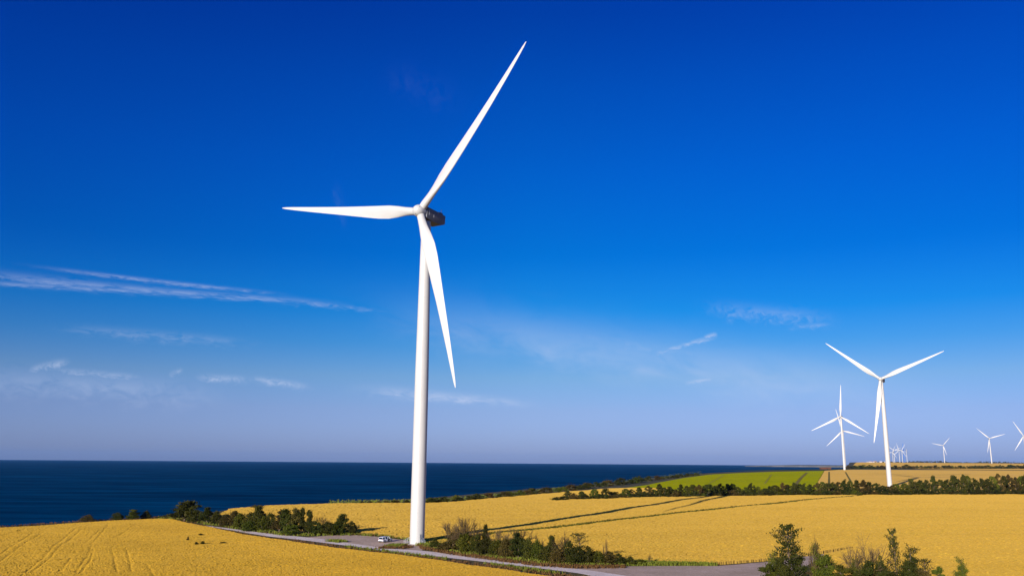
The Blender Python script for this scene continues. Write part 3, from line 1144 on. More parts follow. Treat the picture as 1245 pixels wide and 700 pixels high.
def proto_open(seed, mat, leaf, levels=3, base=0.2, narrow=1.0, per=34, fork=4, up=0.35):
    """an open-grown tree: forking limbs that carry loose leaf sprays towards their ends"""
    rng = np.random.default_rng(seed)
    m = MB()
    P = []

    def grow(p, d, L, r, k):
        q = p + d * L
        m.tube(p, q, r, r * 0.65, n=6 if k > 1 else 4)
        if k <= 1:
            n = int(per * rng.uniform(0.4, 1.4))
            t = rng.random(n) ** 0.6
            c = np.array(p)[None] + t[:, None] * np.array(d * L)[None] + rng.normal(size=(n, 3)) * np.array([0.035, 0.035, 0.022]) * rng.uniform(0.7, 1.3)
            P.append(c)
        if k == 0:
            return
        for j in range(fork):
            nd = (d * 0.8 + Vector((rng.normal() * narrow, rng.normal() * narrow, rng.normal() * 0.5)) * 0.55 + Vector((0, 0, up * 0.5))).normalized()
            grow(p + d * L * rng.uniform(0.25, 1.0), nd, L * rng.uniform(0.5, 0.85), r * 0.55, k - 1)

    lean = Vector((rng.normal() * 0.05, rng.normal() * 0.05, 1)).normalized()
    H = 0.62
    m.tube((0, 0, -0.05), lean * H, 0.022, 0.011, n=7)
    for k in range(9):
        a = k * 2.4 + rng.uniform(-0.5, 0.5)
        f = base + (H - base) * k / 8
        d = Vector((math.cos(a) * narrow, math.sin(a) * narrow, rng.uniform(0.25, 0.8) + 0.5 * f)).normalized()
        grow(lean * f, d, rng.uniform(0.10, 0.2) * (1.1 - 0.5 * f), 0.010, levels - 1)
    grow(lean * H, (lean + Vector((rng.normal() * 0.15, rng.normal() * 0.15, 0))).normalized(), 0.2, 0.011, levels - 1)
    P = np.concatenate(P)
    z = P[:, 2].max()
    w = np.percentile(np.hypot(P[:, 0], P[:, 1]), 96) / 0.5
    P = P / np.array([w, w, z])
    m.v = [(v[0] / w, v[1] / w, v[2] / z) for v in m.v]
    V, Fq = leaf_quads(P, leaf, rng)
    return ('trunk', m.mesh('trunk', MAT['bark']), 'crown', np_mesh('crown', V, Fq, MAT[mat]))


def proto_tiers(seed, mat, leaf, tiers, per=300, side=0.0):
    """an upright tree of flat ragged tiers; tiers = (height, radius, offset x, thickness)"""
    rng = np.random.default_rng(seed)
    m = MB()
    m.tube((0, 0, -0.05), (0.012, 0.01, 0.5), 0.024, 0.016, n=7)
    m.tube((0.012, 0.01, 0.5), (side, 0, 0.97), 0.016, 0.005, n=6)
    P = []
    for z, r, ox, th in tiers:
        for j in range(7):
            a = j * 0.9 + rng.uniform(-0.4, 0.4)
            q = r * rng.uniform(0.55, 1.05)
            e = Vector((ox + q * math.cos(a), q * math.sin(a), z + rng.normal() * th * 0.6))
            o = Vector((side * z * z, 0, z - 0.05 - 0.25 * q))
            m.tube(o, e, 0.007, 0.0022, n=4)
            n = int(per / 7 * rng.uniform(0.5, 1.4))
            t = rng.uniform(0.35, 1.08, n)
            c = np.array(o)[None] + t[:, None] * np.array(e - o)[None] + rng.normal(size=(n, 3)) * np.array([r * 0.17, r * 0.17, th * 0.42])
            P.append(c)
    P = np.concatenate(P)
    V, Fq = leaf_quads(P, leaf, rng, 0.25)
    return ('trunk', m.mesh('trunk', MAT['bark']), 'crown', np_mesh('crown', V, Fq, MAT[mat]))


PR = {}


def protos():
    # far ones: coarser sprays; near ones: finer
    PR['bush'] = [proto_shrub(10 + i, 40, 30, 0.055, ('leaf', 'leaf', 'leaf_olive', 'leaf', 'leaf_bright')[i]) for i in range(5)]
    PR['belt'] = [proto_tree(30 + i, 34, 60, 0.040, ('leaf', 'leaf_olive', 'leaf', 'leaf', 'leaf', 'leaf_bright')[i], base=0.06 + 0.04 * (i % 3), narrow=(1.1, 0.95, 1.05, 0.8, 1.2, 0.95)[i]) for i in range(6)]
    PR['shrub'] = [proto_shrub(50 + i, 75, 50, 0.034, ('leaf', 'leaf_bright', 'leaf_olive', 'leaf')[i]) for i in range(4)]
    PR['tree'] = [proto_open(60 + i, ('leaf', 'leaf', 'leaf_olive', 'leaf_bright')[i], 0.036, base=0.12, narrow=(1.1, 0.8, 0.9, 0.9)[i], per=44) for i in range(4)]
    PR['narrow'] = [proto_open(70 + i, ('leaf', 'leaf_olive', 'leaf')[i], 0.034, base=0.1, narrow=0.6, per=44) for i in range(3)]
    PR['layered'] = [
        proto_tiers(80, 'leaf', 0.020, [(0.36, 0.42, 0.0, 0.05), (0.47, 0.36, 0.05, 0.035), (0.57, 0.40, -0.06, 0.03), (0.66, 0.34, 0.04, 0.03), (0.75, 0.30, -0.02, 0.028), (0.84, 0.40, 0.08, 0.026), (0.90, 0.36, 0.02, 0.024), (0.965, 0.22, 0.02, 0.022), (0.27, 0.3, -0.1, 0.05)], 330),
        proto_tiers(81, 'leaf', 0.020, [(0.34, 0.40, 0.0, 0.05), (0.44, 0.46, 0.02, 0.035), (0.52, 0.42, -0.06, 0.03), (0.61, 0.34, 0.02, 0.026), (0.70, 0.34, 0.10, 0.03), (0.78, 0.22, 0.05, 0.02), (0.86, 0.26, 0.16, 0.018), (0.965, 0.20, 0.10, 0.026), (0.25, 0.3, 0.0, 0.06)], 260, 0.1),
        proto_tiers(82, 'leaf', 0.019, [(0.45, 0.25, 0.0, 0.05), (0.60, 0.34, 0.10, 0.04), (0.76, 0.42, 0.12, 0.03), (0.88, 0.46, 0.10, 0.026), (0.96, 0.34, 0.14, 0.022)], 300, 0.14)]
    PR['bare'] = [proto_bare(90 + i, (4, 3, 2)[i]) for i in range(3)]
    PR['fore'] = [proto_open(100 + i, ('leaf_bright', 'leaf', 'leaf_olive')[i], 0.026, base=0.05, narrow=1.2, per=60, up=0.25) for i in range(3)]
    PR['foretree'] = [proto_open(110 + i, ('leaf_bright', 'leaf', 'leaf')[i], 0.020, base=0.16, narrow=(0.85, 0.8, 1.0)[i], per=40) for i in range(3)]


protos()
_vr = random.Random(77)


def plant(name, p, h, w, kind, var, label, cat, group=None, parts=True):
    a, ma, b, mb = PR[kind][var % len(PR[kind])]
    r = tag(empty(name, p, _vr.uniform(0, 6.28)), label, cat, group)
    r.scale = (w, w, h)
    link(a, ma, r)
    link(b, mb, r)
    return r


ORD = ['first', 'second', 'third', 'fourth', 'fifth', 'sixth', 'seventh', 'eighth', 'ninth', 'tenth', 'eleventh', 'twelfth', 'thirteenth', 'fourteenth', 'fifteenth', 'sixteenth',
       'seventeenth', 'eighteenth', 'nineteenth']
TENS = {2: 'twenty', 3: 'thirty', 4: 'forty', 5: 'fifty', 6: 'sixty', 7: 'seventy', 8: 'eighty', 9: 'ninety'}
TENTH = {2: 'twentieth', 3: 'thirtieth', 4: 'fortieth', 5: 'fiftieth', 6: 'sixtieth', 7: 'seventieth', 8: 'eightieth', 9: 'ninetieth'}


def ordinal(i):
    i += 1
    if i < 20:
        return ORD[i - 1]
    return TENTH[i // 10] if i % 10 == 0 else TENS[i // 10] + '-' + ORD[i % 10 - 1]


SHADE = {'leaf': 'dark green', 'leaf_olive': 'olive brown', 'leaf_bright': 'mid green'}


def shade(kind, var):
    return SHADE[PR[kind][var % len(PR[kind])][3].materials[0].name.replace('leaves_dark_green', 'leaf').replace('leaves_olive', 'leaf_olive').replace('leaves_mid_green', 'leaf_bright')]


def at_px(px, base, top, wpx):
    p = ground(px, base)
    d = px_dir(px, top)
    h = CAM_H + d.z / math.hypot(d.x, d.y) * math.hypot(p.x, p.y) - p.z
    depth = p.y * math.cos(PITCH) + (p.z - CAM_H) * math.sin(PITCH)
    return p, h, wpx * depth / F_PX


# the windbreak: a long row of trees in front of the second turbine
def windbreak():
    r = random.Random(5)
    items = []
    prof = [(672, 603), (690, 600), (735, 594), (760, 595), (800, 591), (835, 590), (865, 586), (900, 588), (960, 587.5), (1000, 585.5), (1060, 581), (1072, 588), (1085, 589), (1096, 586), (1112, 581.5), (1160, 579), (1215, 577.5), (1250, 578)]
    X = [q[0] for q in prof]
    T = [q[1] for q in prof]
    x = 674.0
    while x < 1262:
        base = float(np.interp(x, [670, 756, 860, 960, 1245], [609.0, 605.6, 604.0, 602.8, 601.6])) - r.uniform(0, 1.4)
        top = float(np.interp(x, X, T)) + r.choice((-2.6, -1.2, 0.0, 0.8, 2.0, 3.2, 4.5)) + r.gauss(0, 0.8)
        w = r.uniform(11, 19)
        items.append((x, base, top, w, r.randrange(6)))
        x += r.uniform(5.5, 9.0)
    for i, (x, b, t, w, v) in enumerate(items):
        p, h, wm = at_px(x, b, t, w)
        tall = 'tall' if h > 9.5 else ('low' if h < 6 else 'mid-height')
        plant('windbreak_tree', p, h, wm, 'belt', v, f'{tall} {shade("belt", v)} tree, {ordinal(i)} from the left end of the windbreak row', 'tree', 'trees of the windbreak in front of the second turbine')
    # low growth closing the row's foot
    x, k = 676.0, 0
    while x < 1256:
        b = float(np.interp(x, [670, 756, 860, 960, 1245], [609.4, 606.0, 604.4, 603.0, 601.9]))
        p, h, wm = at_px(x, b, b - r.uniform(5, 9), r.uniform(11, 17))
        v = r.randrange(5)
        plant('windbreak_shrub', p, h, wm, 'bush', v, f'low {shade("bush", v)} shrub at the windbreak foot, {ordinal(k)} from its left end', 'shrub', 'shrubs at the foot of the windbreak')
        x += r.uniform(9, 14)
        k += 1


windbreak()


def coast_hedge():
    r = random.Random(8)
    x, k = 436.0, 0
    while x < 852:
        b = float(np.interp(x, [400, 496, 545, 593, 641, 700, 760, 814, 853], [613.2, 612.6, 611.2, 606.8, 602.6, 595.6, 588.5, 581.5, 577.2]))
        hpx = float(np.interp(x, [436, 480, 520, 640, 700, 760, 800, 853], [3, 4.5, 7, 7.5, 7, 6.5, 5.5, 2.6])) * r.uniform(0.7, 1.25)
        p, h, wm = at_px(x, b, b - hpx, hpx * r.uniform(1.5, 2.4))
        p.x = max(p.x - r.uniform(0, 4), float(coast_x(p.y)) + 3)
        v = r.randrange(5)
        plant('coastal_shrub', p, h, wm, 'bush', v, f'{shade("bush", v)} shrub of the cliff edge hedge, {ordinal(k)} counted from its near end', 'shrub', 'shrubs of the hedge along the cliff edge')
        x += hpx * r.uniform(0.9, 1.5)
        k += 1


coast_hedge()


def far_hedge():
    r = random.Random(12)
    x, k = 1031.0, 0
    while x < 1262:
        b = float(np.interp(x, [1030, 1100, 1245], [569.6, 569.4, 569.6]))
        hpx = r.uniform(2.4, 4.6)
        p = ground(x, b)
        h = metres(hpx, p)
        w = metres(hpx * r.uniform(1.3, 2.2), p)
        v = r.randrange(5)
        a, ma, bb, mb = PR['bush'][v]
        o = tag(link('far_hedge_tree', mb), f'tiny {shade("bush", v)} tree of the far hedge, {ordinal(k)} from its left end', 'tree', 'trees of the far hedge below the small turbines')
        o.location, o.scale, o.rotation_euler = p, (w, w, h), (0, 0, r.uniform(0, 6))
        x += r.uniform(3.2, 5.2)
        k += 1
    # a wood that reads as one dark line along the horizon
    rng = np.random.default_rng(4)
    n = 5200
    t = rng.random(n)
    y = 7300 + rng.normal(size=n) * 90
    x = 3150 + t * 4600
    H = 7 + 12 * np.clip(np.sin(x * 0.011) + 0.6 * np.sin(x * 0.031 + 1) + 0.6, 0, 2) / 2
    z = zt(y) + rng.random(n) * H
    V, Fq = leaf_quads(np.stack([x, y, z], 1), 6.0, rng)
    me = np_mesh('far_wood', V, Fq, MAT['leaf'])
    tag(link('far_wood', me), 'dark line of far woodland along the horizon', 'woodland', kind='stuff')


far_hedge()


# the roadside hedge left of the gravel pad, plant by plant: px, base, top, width, kind, variant, label
LEFT_HEDGE = [
    (105, 633.4, 624.5, 15, 'shrub', 2, 'olive brown bush alone on the cliff edge, leftmost of the bushes against the sea'),
    (114, 633.4, 630.5, 8, 'shrub', 2, 'very low brown bush beside the leftmost cliff edge bush'),
    (142, 632.6, 622.6, 15, 'shrub', 0, 'round dark bush on the cliff edge, touching a lighter bush on its right'),
    (159, 632.0, 618.6, 16, 'tree', 3, 'lighter green small tree between two round dark bushes on the cliff edge'),
    (177, 631.0, 620.6, 13, 'shrub', 3, 'round dark bush on the cliff edge just left of the spreading tree'),
    (224, 633.5, 607.5, 32, 'tree', 0, 'spreading dark tree on the cliff edge, tallest of the roadside hedge left end'),
    (238, 634.5, 619, 20, 'shrub', 0, 'dark bush under the right side of the spreading cliff edge tree'),
    (251, 636, 615.5, 15, 'tree', 1, 'dark upright small tree just right of the spreading cliff edge tree'),
    (263, 637.5, 621, 16, 'shrub', 3, 'low dark shrub right of the dark upright small tree'),
    (275, 640, 622.5, 17, 'shrub', 2, 'olive shrub where the pale track first appears beside the hedge'),
    (283, 641.5, 620, 13, 'narrow', 1, 'olive narrow tree right of the olive shrub by the track start'),
    (292, 642.5, 623, 17, 'shrub', 1, 'mid green shrub between the narrow olive tree and the tall dark tree'),
    (303, 643, 622, 16, 'shrub', 0, 'dark shrub touching the left side of the tall dark hedge tree'),
    (313, 643.5, 613.2, 20, 'tree', 1, 'tall dark tree in the middle of the roadside hedge, seen against the wheat'),
    (319, 645.5, 627, 18, 'shrub', 1, 'mid green low shrub in front of the tall dark middle tree'),
    (328, 645.5, 623, 16, 'shrub', 3, 'dark shrub just right of the tall dark middle tree'),
    (339, 647, 618, 17, 'tree', 2, 'olive tree left of the tallest pointed pair in the roadside hedge'),
    (348, 648.5, 617.2, 17, 'tree', 0, 'dark tree left half of the dense clump above the track bend'),
    (357, 649, 616, 17, 'tree', 2, 'olive brown tree right half of the dense clump above the track bend'),
    (366, 649, 616.5, 11, 'narrow', 0, 'dark narrow tree with a leaning top right of the dense clump'),
    (375, 650, 619, 10, 'narrow', 2, 'slim pointed dark tree standing alone above the hedge near the pad'),
    (383, 650, 633, 20, 'shrub', 0, 'low dark shrub at the foot of the slim pointed tree'),
    (391, 649, 622, 16, 'bare', 0, 'bare twiggy small tree in the roadside hedge above the pad corner'),
    (399, 650, 634, 20, 'shrub', 3, 'low dark shrub under the bare twiggy tree by the pad'),
    (414, 649.5, 623.5, 17, 'tree', 0, 'dark rounded tree near the right end of the roadside hedge'),
    (409, 650, 634, 17, 'shrub', 1, 'green shrub under the left side of the right end hedge tree'),
    (427, 649.5, 633, 14, 'shrub', 0, 'dark shrub that ends the roadside hedge beside the gravel pad'),
    (353, 650.5, 637, 22, 'shrub', 1, 'green undershrub below the dense clump beside the track'),
    (303, 645.5, 633, 20, 'shrub', 1, 'green undershrub beside the pale track left of the tall middle tree'),
    (308, 618.6, 613.2, 9, 'shrub', 2, 'small brown bush alone on the cliff edge beyond the wheat'),
]
for px, b, t, w, k, v, lab in LEFT_HEDGE:
    p, h, wm = at_px(px, b, t, w)
    tree = k in ('tree', 'narrow', 'bare')
    plant('bare_tree' if k == 'bare' else ('hedge_tree' if tree else 'shrub'), p, h, wm, k, v, lab, 'tree' if tree else 'shrub', 'plants of the roadside hedge and cliff edge')

MID_HEDGE = [
    (529, 667, 653, 15, 'shrub', 0, 'dark round shrub nearest to the big turbine foot'),
    (540, 669, 656, 20, 'shrub', 2, 'olive low shrub second from the big turbine foot'),
    (551, 670, 632, 26, 'bare', 1, 'bare twiggy tree nearest the big turbine in the thicket'),
    (549, 670, 646, 22, 'tree', 2, 'olive leafy tree under the bare tree nearest the turbine'),
    (562, 671, 627, 28, 'bare', 0, 'tall bare twiggy tree, left of the tallest pair in the thicket'),
    (573, 671, 625.5, 30, 'bare', 1, 'tallest bare twiggy tree in the thicket by the track'),
    (565, 672, 647, 22, 'shrub', 1, 'green shrub under the tallest bare trees'),
    (579, 673, 649, 20, 'shrub', 0, 'dark shrub right below the tallest bare tree'),
    (589, 672, 636.5, 10, 'narrow', 0, 'dark narrow leafy tree right of the tallest bare trees'),
    (591, 676, 653, 22, 'shrub', 3, 'dark dense shrub in front of the narrow leafy tree'),
    (604, 673, 639, 26, 'bare', 2, 'thin bare bush right of the narrow leafy tree'),
    (604, 677, 655, 22, 'shrub', 1, 'green shrub in front of the thin bare bush'),
    (616, 674, 642, 28, 'bare', 0, 'bare twiggy bush crossing the dark shadow line'),
    (617, 679, 651, 22, 'shrub', 2, 'olive shrub in the middle of the thicket front'),
    (630, 680, 646, 20, 'tree', 0, 'dark leafy tree in the middle of the thicket'),
    (634, 676, 640, 26, 'bare', 1, 'bare tree behind the dark leafy middle tree'),
    (642, 681, 653, 20, 'shrub', 0, 'dark dense shrub right of the thicket middle'),
    (652, 682, 656, 18, 'shrub', 1, 'green shrub left of the bare pair in the thicket right half'),
    (655, 678, 646, 14, 'bare', 2, 'small bare tree, left of the bare pair at the right half'),
    (664, 684, 664, 20, 'shrub', 3, 'dark low shrub between the thicket middle and the flat topped tree'),
    (671, 684, 650, 16, 'tree', 1, 'dark small tree just left of the bare tree by the flat topped one'),
    (682, 684, 643.5, 26, 'bare', 0, 'bare tree beside the flat topped tree in the thicket right half'),
    (677, 686, 664, 20, 'shrub', 2, 'olive shrub at the foot of the bare tree by the flat topped one'),
    (692, 686, 656, 18, 'shrub', 0, 'dark shrub left of the flat topped tree trunk'),
    (706, 686, 646, 26, 'layered', 2, 'flat topped leaning tree at the right end of the thicket'),
    (702, 687, 664, 22, 'shrub', 3, 'dark shrub below the flat topped leaning tree'),
    (716, 687, 663, 20, 'shrub', 0, 'dark dense shrub right of the flat topped tree'),
    (727, 687, 669, 18, 'shrub', 1, 'green shrub tapering off right of the thicket'),
    (735.5, 687, 651, 7, 'bare', 2, 'thin bare sapling standing alone over the thicket right end'),
    (739, 687, 668, 20, 'shrub', 2, 'olive shrub at the foot of the thin bare sapling'),
    (752, 687, 672, 16, 'shrub', 0, 'low dark shrub that ends the thicket on the right'),
    (766, 686.8, 676, 15, 'shrub', 3, 'very low dark shrub in the grass just right of the thicket end'),
    (779, 686.6, 679, 13, 'shrub', 1, 'very low green shrub in the grass left of the small sapling'),
    (791, 686.5, 671.5, 6, 'bare', 2, 'small thin sapling in the grass by the gravel yard'),
]
for px, b, t, w, k, v, lab in MID_HEDGE:
    p, h, wm = at_px(px, b, t, w)
    tree = k in ('tree', 'narrow', 'bare', 'layered')
    nm = {'bare': 'bare_tree', 'layered': 'flat_topped_tree'}.get(k, 'thicket_tree' if tree else 'shrub')
    plant(nm, p, h, wm, k, v, lab, 'tree' if tree else 'shrub', 'plants of the thicket right of the big turbine')

FORE = [
    (962, 722, 635.5, 46, 'layered', 0, 'tallest foreground tree, dark and tiered, at the left of the foreground group'),
    (943, 722, 668, 24, 'foretree', 0, 'mid green tree touching the left side of the tall tiered tree'),
    (935, 724, 683, 26, 'fore', 0, 'yellow green bush at the far left of the foreground group'),
    (956, 724, 676, 26, 'fore', 1, 'dark bush around the trunk of the tall tiered tree'),
    (976, 722, 657, 24, 'foretree', 2, 'dark leafy tree right behind the tall tiered tree'),
    (990, 722, 645, 14, 'bare', 2, 'thin bare sapling right of the tall tiered tree'),
    (998, 722, 658, 28, 'foretree', 0, 'mid green pointed tree right of the tall tiered tree'),
    (1006, 724, 672, 26, 'fore', 0, 'mid green bush at the foot of the pointed tree'),
    (1025, 724, 685, 26, 'fore', 0, 'mid green low bush between the pointed tree and the bare tree'),
    (1042, 722, 676, 22, 'foretree', 0, 'mid green small tree just left of the bare foreground tree'),
    (1051, 722, 645.5, 40, 'bare', 0, 'bare twiggy foreground tree in the middle of the group'),
    (1054, 724, 680, 26, 'fore', 1, 'dark bush around the foot of the bare foreground tree'),
    (1063, 722, 656, 12, 'bare', 2, 'thin bare stem just right of the bare foreground tree'),
    (1073, 724, 673, 18, 'foretree', 1, 'dark small tree between the bare tree and the slim tiered tree'),
    (1083, 724, 686, 30, 'fore', 1, 'dark bush left of the slim tiered tree'),
    (1092, 722, 640.5, 25, 'layered', 1, 'slim dark tiered tree, second tallest of the foreground group'),
    (1112, 722, 660, 25, 'foretree', 2, 'loose small tree right of the slim tiered tree'),
    (1104, 724, 686, 30, 'fore', 1, 'dark bush between the slim tiered tree and the loose tree'),
    (1127, 724, 678, 26, 'layered', 2, 'low flat branched tree at the right of the foreground group'),
    (1143, 724, 687, 20, 'fore', 0, 'mid green bush at the right end of the foreground group'),
    (1122, 726, 692, 26, 'fore', 2, 'olive bush at the foot of the low flat branched tree'),
    (1173, 722, 675, 17, 'foretree', 0, 'small green tree standing alone right of the foreground group'),
]
for px, b, t, w, k, v, lab in FORE:
    p, h, wm = at_px(px, b, t, w)
    tree = k != 'fore'
    plant({'bare': 'bare_tree', 'fore': 'shrub'}.get(k, 'foreground_tree'), p, h, wm, k, v, lab, 'tree' if tree else 'shrub', 'foreground trees and bushes at the bottom right')

WEEDS = [(238.5, 664.6, 660.2, 5.5, 'shrub', 0, 'small dark bush in the near wheat, left of a touching pair'), (246, 664.2, 659.4, 6, 'shrub', 3, 'small dark bush in the near wheat, right of a touching pair'),
         (244, 652.6, 649.5, 6, 'shrub', 2, 'small olive weed clump in the near wheat above the dark pair'), (271, 663, 660.4, 9, 'shrub', 1, 'low green weed clump in the near wheat right of the dark pair'),
         (228, 660, 653, 3, 'shrub', 2, 'thin olive weed left of the dark pair in the near wheat')]
for px, b, t, w, k, v, lab in WEEDS:
    p, h, wm = at_px(px, b, t, w)
    p.z += 0.45
    plant('weed_clump', p, h, wm, k, v, lab, 'bush', 'weed clumps in the near wheat')


# ------------------------------------------------------------------ rough grass
def grass(name, label, spots, mat, h0, h1, wid, seed, per=3, keep=None):
    rng = np.random.default_rng(seed)
    P = []
    for poly, n in spots:
        xs, ys = [q[0] for q in poly], [q[1] for q in poly]
        X, Y = rng.uniform(min(xs), max(xs), n * 4), rng.uniform(min(ys), max(ys), n * 4)
        k = np.nonzero(inside(poly, X, Y))[0][:n]
        P += [tuple(ground(X[i], Y[i])) for i in k]
    P = np.array(P)
    n = len(P)
    V, F = [], []
    for j in range(per):
        a = rng.uniform(0, 2 * np.pi, n)
        h = rng.uniform(h0, h1, n)
        w = wid * rng.uniform(0.5, 1.3, n)
        d = np.stack([np.cos(a), np.sin(a), np.zeros(n)], 1)
        off = rng.normal(size=(n, 3)) * 0.18
        off[:, 2] = -0.03
        lean = np.stack([rng.normal(size=n) * 0.25 * h, rng.normal(size=n) * 0.25 * h, h], 1)
        V.append(np.stack([P + off - d * w[:, None], P + off + d * w[:, None], P + off + lean + d * w[:, None] * 0.4, P + off + lean - d * w[:, None] * 0.4], 1).reshape(-1, 3))
    V = np.concatenate(V)
    F = np.arange(len(V)).reshape(-1, 4)
    me = np_mesh(name, V, F, MAT[mat])
    return tag(link(name, me), label, 'grass', kind='stuff')


def band(pts, up, dn):
    return [(x, y - up) for x, y in pts] + [(x, y + dn) for x, y in pts[::-1]]


EDGE_N = [(215, 631), (250, 640), (304, 650.2), (371, 659), (420, 665), (472, 671.5), (545, 681), (617, 689.5), (672, 697.5), (760, 708)]
VERGE_HEDGE = [(190, 630), (230, 633), (262, 638), (300, 644), (345, 650), (380, 650), (430, 649.5), (470, 651.5), (500, 655.5)]
VERGE_MID = [(515, 664), (545, 670), (600, 677.5), (650, 684), (700, 687.2), (760, 686.6)]
grass('dry_grass', 'dry brown grass verge between the near wheat and the gravel track',
      [(band(EDGE_N, 0.5, 3.5), 5200), (band(VERGE_MID, 2, 4), 2600), ([(455, 667), (470, 663.5), (490, 662.2), (503, 665), (492, 667.2)], 330), ([(508, 662), (530, 662), (560, 668), (545, 671), (512, 667.5)], 700),
       (band(VERGE_HEDGE, 1, 1), 1300), ([(185, 628.6), (215, 628), (235, 632), (210, 631)], 260), (band([(0, 640.3), (90, 634), (150, 630.6), (190, 628.8)], 0.2, 1.2), 500), ([(1000, 690), (1180, 690), (1200, 715), (930, 715)], 1500)],
      'grass_dry', 0.25, 0.7, 0.10, 21)
grass('green_grass', 'fresh green grass and low weeds beside the gravel and under the hedges',
      [(band(VERGE_HEDGE, 2, 1.2), 2600), (band(VERGE_MID, 3, 1.5), 2600), ([(752, 682.5), (790, 681.5), (850, 684), (872, 685.5), (872, 687.2), (752, 687.2)], 2200), ([(505, 663), (530, 655.5), (545, 654), (555, 660), (530, 666)], 700),
       ([(494, 657.5), (512, 655), (545, 653.5), (545, 657), (515, 659.5)], 500), (band([(420, 664.5), (480, 671.5), (545, 680)], 0.3, 1.4), 600), ([(585, 684), (640, 691), (690, 698), (640, 695)], 300),
       (band([(400, 613.1), (496, 612.2), (545, 610.4), (593, 606), (641, 601.8), (700, 594.6), (760, 588), (814, 581), (853, 577)], 5, 0.5), 3600), ([(395, 657.8), (410, 657.4), (425, 658.6), (410, 659.6)], 160),
       ([(466, 664.5), (480, 662.6), (495, 663), (485, 666)], 240)],
      'grass_green', 0.3, 0.85, 0.12, 22)
grass('track_weeds', 'band of green weeds along the farm track through the middle wheat', [(band(TRACK_PX, 1.1, 1.1), 9000)], 'weed', 0.5, 0.95, 0.3, 23)


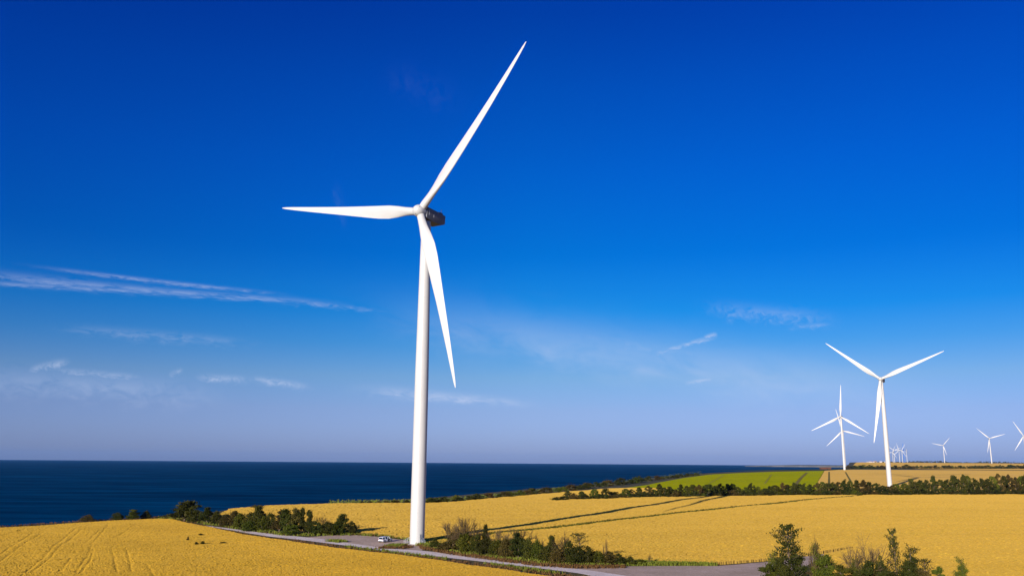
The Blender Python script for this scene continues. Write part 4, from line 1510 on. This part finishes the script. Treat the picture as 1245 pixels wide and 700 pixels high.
# ------------------------------------------------------------------ the parked car
def build_car():
    p = ground(468.5, 658.6)
    car = tag(empty('parked_car', p + Vector((0, 0, 0.03)), math.radians(-32)), 'white estate car with a front door open, parked on the gravel pad', 'car')
    # the car's front is +y, its right side +x
    L, W = 4.4, 1.76
    # lower body: profile along y with wheel arches cut as dark liners
    m = MB()
    rings = []
    for y, w, z0, z1 in ((-2.2, 0.74, 0.42, 0.74), (-2.12, 0.84, 0.30, 0.84), (-1.7, 0.88, 0.26, 0.86), (-0.6, 0.89, 0.24, 0.86), (0.7, 0.89, 0.24, 0.86), (1.1, 0.88, 0.25, 0.86), (1.8, 0.84, 0.26, 0.80), (2.12, 0.72, 0.32, 0.72), (2.2, 0.6, 0.42, 0.62)):
        rings.append([Vector((x, y, z)) for x, z in ((-w * 0.9, z0), (w * 0.9, z0), (w, z0 + 0.12), (w, (z0 + z1) / 2), (w * 0.95, z1), (-w * 0.95, z1), (-w, (z0 + z1) / 2), (-w, z0 + 0.12))])
    m.loft(rings)
    bevelled(m.build('body', MAT['car'], car, True), 0.03)
    # cabin shell with pillars: roof on six posts, glass between
    roofz, belt = 1.50, 0.85
    m = MB()
    rr = []
    for y, w, z in ((-1.95, 0.60, 1.40), (-1.7, 0.63, 1.47), (-0.6, 0.66, 1.515), (0.25, 0.64, 1.50), (0.5, 0.60, 1.44)):
        rr.append([Vector((-w, y, z - 0.05)), Vector((w, y, z - 0.05)), Vector((w * 0.95, y, z)), Vector((-w * 0.95, y, z))])
    m.loft(rr)
    bevelled(m.build('roof', MAT['car'], car, True), 0.015)
    for s in (-1, 1):
        m = MB()
        for (y0, y1) in ((-2.12, -1.9), (-1.0, -0.92), (0.12, 0.12), (1.12, 0.48)):
            m.tube((s * 0.82, y0, belt - 0.03), (s * 0.62, y1, roofz - 0.08), 0.045, 0.035, n=6)
        m.build('pillar', MAT['car'], car)
        m = MB()
        q = 0.012
        m.add([Vector((s * (0.80 - q), -2.0, belt - 0.02)), Vector((s * (0.80 - q), 1.05, belt - 0.02)), Vector((s * (0.61 - q), 0.45, roofz - 0.06)), Vector((s * (0.61 - q), -1.85, roofz - 0.06)),
               Vector((s * (0.77 - q), -2.0, belt - 0.02)), Vector((s * (0.77 - q), 1.05, belt - 0.02)), Vector((s * (0.58 - q), 0.45, roofz - 0.06)), Vector((s * (0.58 - q), -1.85, roofz - 0.06))],
              [(0, 1, 2, 3), (7, 6, 5, 4), (0, 4, 5, 1), (1, 5, 6, 2), (2, 6, 7, 3), (3, 7, 4, 0)])
        m.build('side_window', MAT['glass'], car)
    m = MB()
    m.add([Vector((-0.72, -2.13, belt)), Vector((0.72, -2.13, belt)), Vector((0.56, -1.95, 1.36)), Vector((-0.56, -1.95, 1.36)), Vector((-0.72, -2.08, belt)), Vector((0.72, -2.08, belt)), Vector((0.56, -1.9, 1.36)), Vector((-0.56, -1.9, 1.36))],
          [(0, 1, 2, 3), (7, 6, 5, 4), (0, 4, 5, 1), (1, 5, 6, 2), (2, 6, 7, 3), (3, 7, 4, 0)])
    m.build('rear_window', MAT['glass'], car)
    m = MB()
    m.add([Vector((-0.74, 1.16, belt - 0.03)), Vector((0.74, 1.16, belt - 0.03)), Vector((0.57, 0.52, 1.42)), Vector((-0.57, 0.52, 1.42)), Vector((-0.74, 1.11, belt - 0.03)), Vector((0.74, 1.11, belt - 0.03)), Vector((0.57, 0.47, 1.42)), Vector((-0.57, 0.47, 1.42))],
          [(3, 2, 1, 0), (4, 5, 6, 7), (0, 1, 5, 4), (1, 2, 6, 5), (2, 3, 7, 6), (3, 0, 4, 7)])
    m.build('windscreen', MAT['glass'], car)
    for s in (-1, 1):
        m = MB()
        m.box((s * 0.70, -2.19, 0.84), (0.14, 0.07, 0.26))
        m.build('tail_light', MAT['red'], car)
        m = MB()
        m.box((s * 0.60, 2.13, 0.66), (0.26, 0.12, 0.12))
        m.build('headlight', MAT['steel'], car)
        for y in (-1.32, 1.34):
            m = MB()
            m.tube((s * 0.70, y, 0.31), (s * 0.905, y, 0.31), 0.31, n=20)
            wh = m.build('wheel', MAT['tyre'], car, True)
            m = MB()
            m.tube((s * 0.86, y, 0.31), (s * 0.915, y, 0.31), 0.19, n=16)
            m.build('rim', MAT['steel'], wh, True)
            m = MB()
            m.tube((s * 0.66, y, 0.34), (s * 0.897, y, 0.34), 0.37, n=20)
            m.build('wheel_arch', MAT['dark'], car)
    m = MB()
    m.box((0, -2.22, 0.44), (1.5, 0.09, 0.16))
    m.build('bumper', MAT['dark'], car)
    m = MB()
    m.box((0, -2.205, 0.68), (0.5, 0.03, 0.11))
    m.build('number_plate', MAT['wall'], car)
    # dark slab as the doorway's inner shade and the front right door standing open
    m = MB()
    m.box((0.885, 0.45, 0.64), (0.03, 0.98, 0.62))
    m.build('doorway_shade', MAT['dark'], car)
    m = MB()
    R = Matrix.Rotation(math.radians(-62), 3, 'Z')
    hinge = Vector((0.90, 0.98, 0))
    m.box(hinge + R @ Vector((0, -0.52, 0.63)), (0.07, 1.04, 0.68), R)
    for y0, y1, z0, z1 in ((-1.02, -0.85, 0.95, 1.44), (-0.85, -0.35, 1.44, 1.44), (-0.35, -0.03, 1.44, 0.95)):
        m.tube(hinge + R @ Vector((0, y0, z0)), hinge + R @ Vector((0, y1, z1)), 0.03, n=6)
    d = m.build('door', MAT['car'], car)
    m = MB()
    m.box(hinge + R @ Vector((0.06, -0.9, 0.82)), (0.04, 0.16, 0.04), R)
    m.build('handle', MAT['dark'], d)


build_car()


# ------------------------------------------------------------------ the far town and small sheds
def house(p, w, d, h, rz, roofh, label, group, roof='roof', wall='wall'):
    t = tag(empty('house', p, rz), label, 'house', group)
    m = MB()
    m.box((0, 0, h / 2 - 0.5), (w, d, h + 1))
    m.build('wall', MAT[wall], t)
    m = MB()
    x, y = w / 2 * 1.06, d / 2 * 1.06
    m.add([(-x, -y, h), (x, -y, h), (x, y, h), (-x, y, h), (-x, 0, h + roofh), (x, 0, h + roofh)], [(0, 1, 5, 4), (2, 3, 4, 5), (0, 4, 3), (1, 2, 5), (3, 2, 1, 0)])
    m.build('roof', MAT[roof], t)


r = random.Random(31)
TOWN = [(1003, 7600), (1012, 7800), (1023, 7300), (1035, 7600), (1041, 7200), (1047, 7700), (1052, 7400), (1058, 7200), (1064, 7500), (1071, 7300), (1077, 7100)]
for px, D in TOWN:
    d = px_dir(px, 563)
    x = d.x / d.y * D
    on_land = x > coast_x(D) + 40
    z = float(zt(D)) if on_land else None
    if not on_land:
        D = float(np.interp(px, [1000, 1030], [8200, 7400]))
        x = max(d.x / d.y * D, float(coast_x(D)) + 60)
        z = float(zt(D))
    house((x, D, z), r.uniform(14, 34), r.uniform(10, 16), r.uniform(5, 12), r.uniform(-0.4, 0.4), r.uniform(2, 4), 'tiny pale building of the far town on the horizon between the turbines', 'buildings of the far town', 'wall' if r.random() < 0.5 else 'roof')
for i, px in enumerate((1001.0, 1006.0)):
    p = ground(px, 569.4)
    house(p, 14, 7, 1.8, 0.1, 1.2, ('low red roofed farm shed beyond the green field, the left of two', 'low red roofed farm shed beyond the green field, the right of two')[i], 'farm sheds by the shore', 'shed', 'shed')
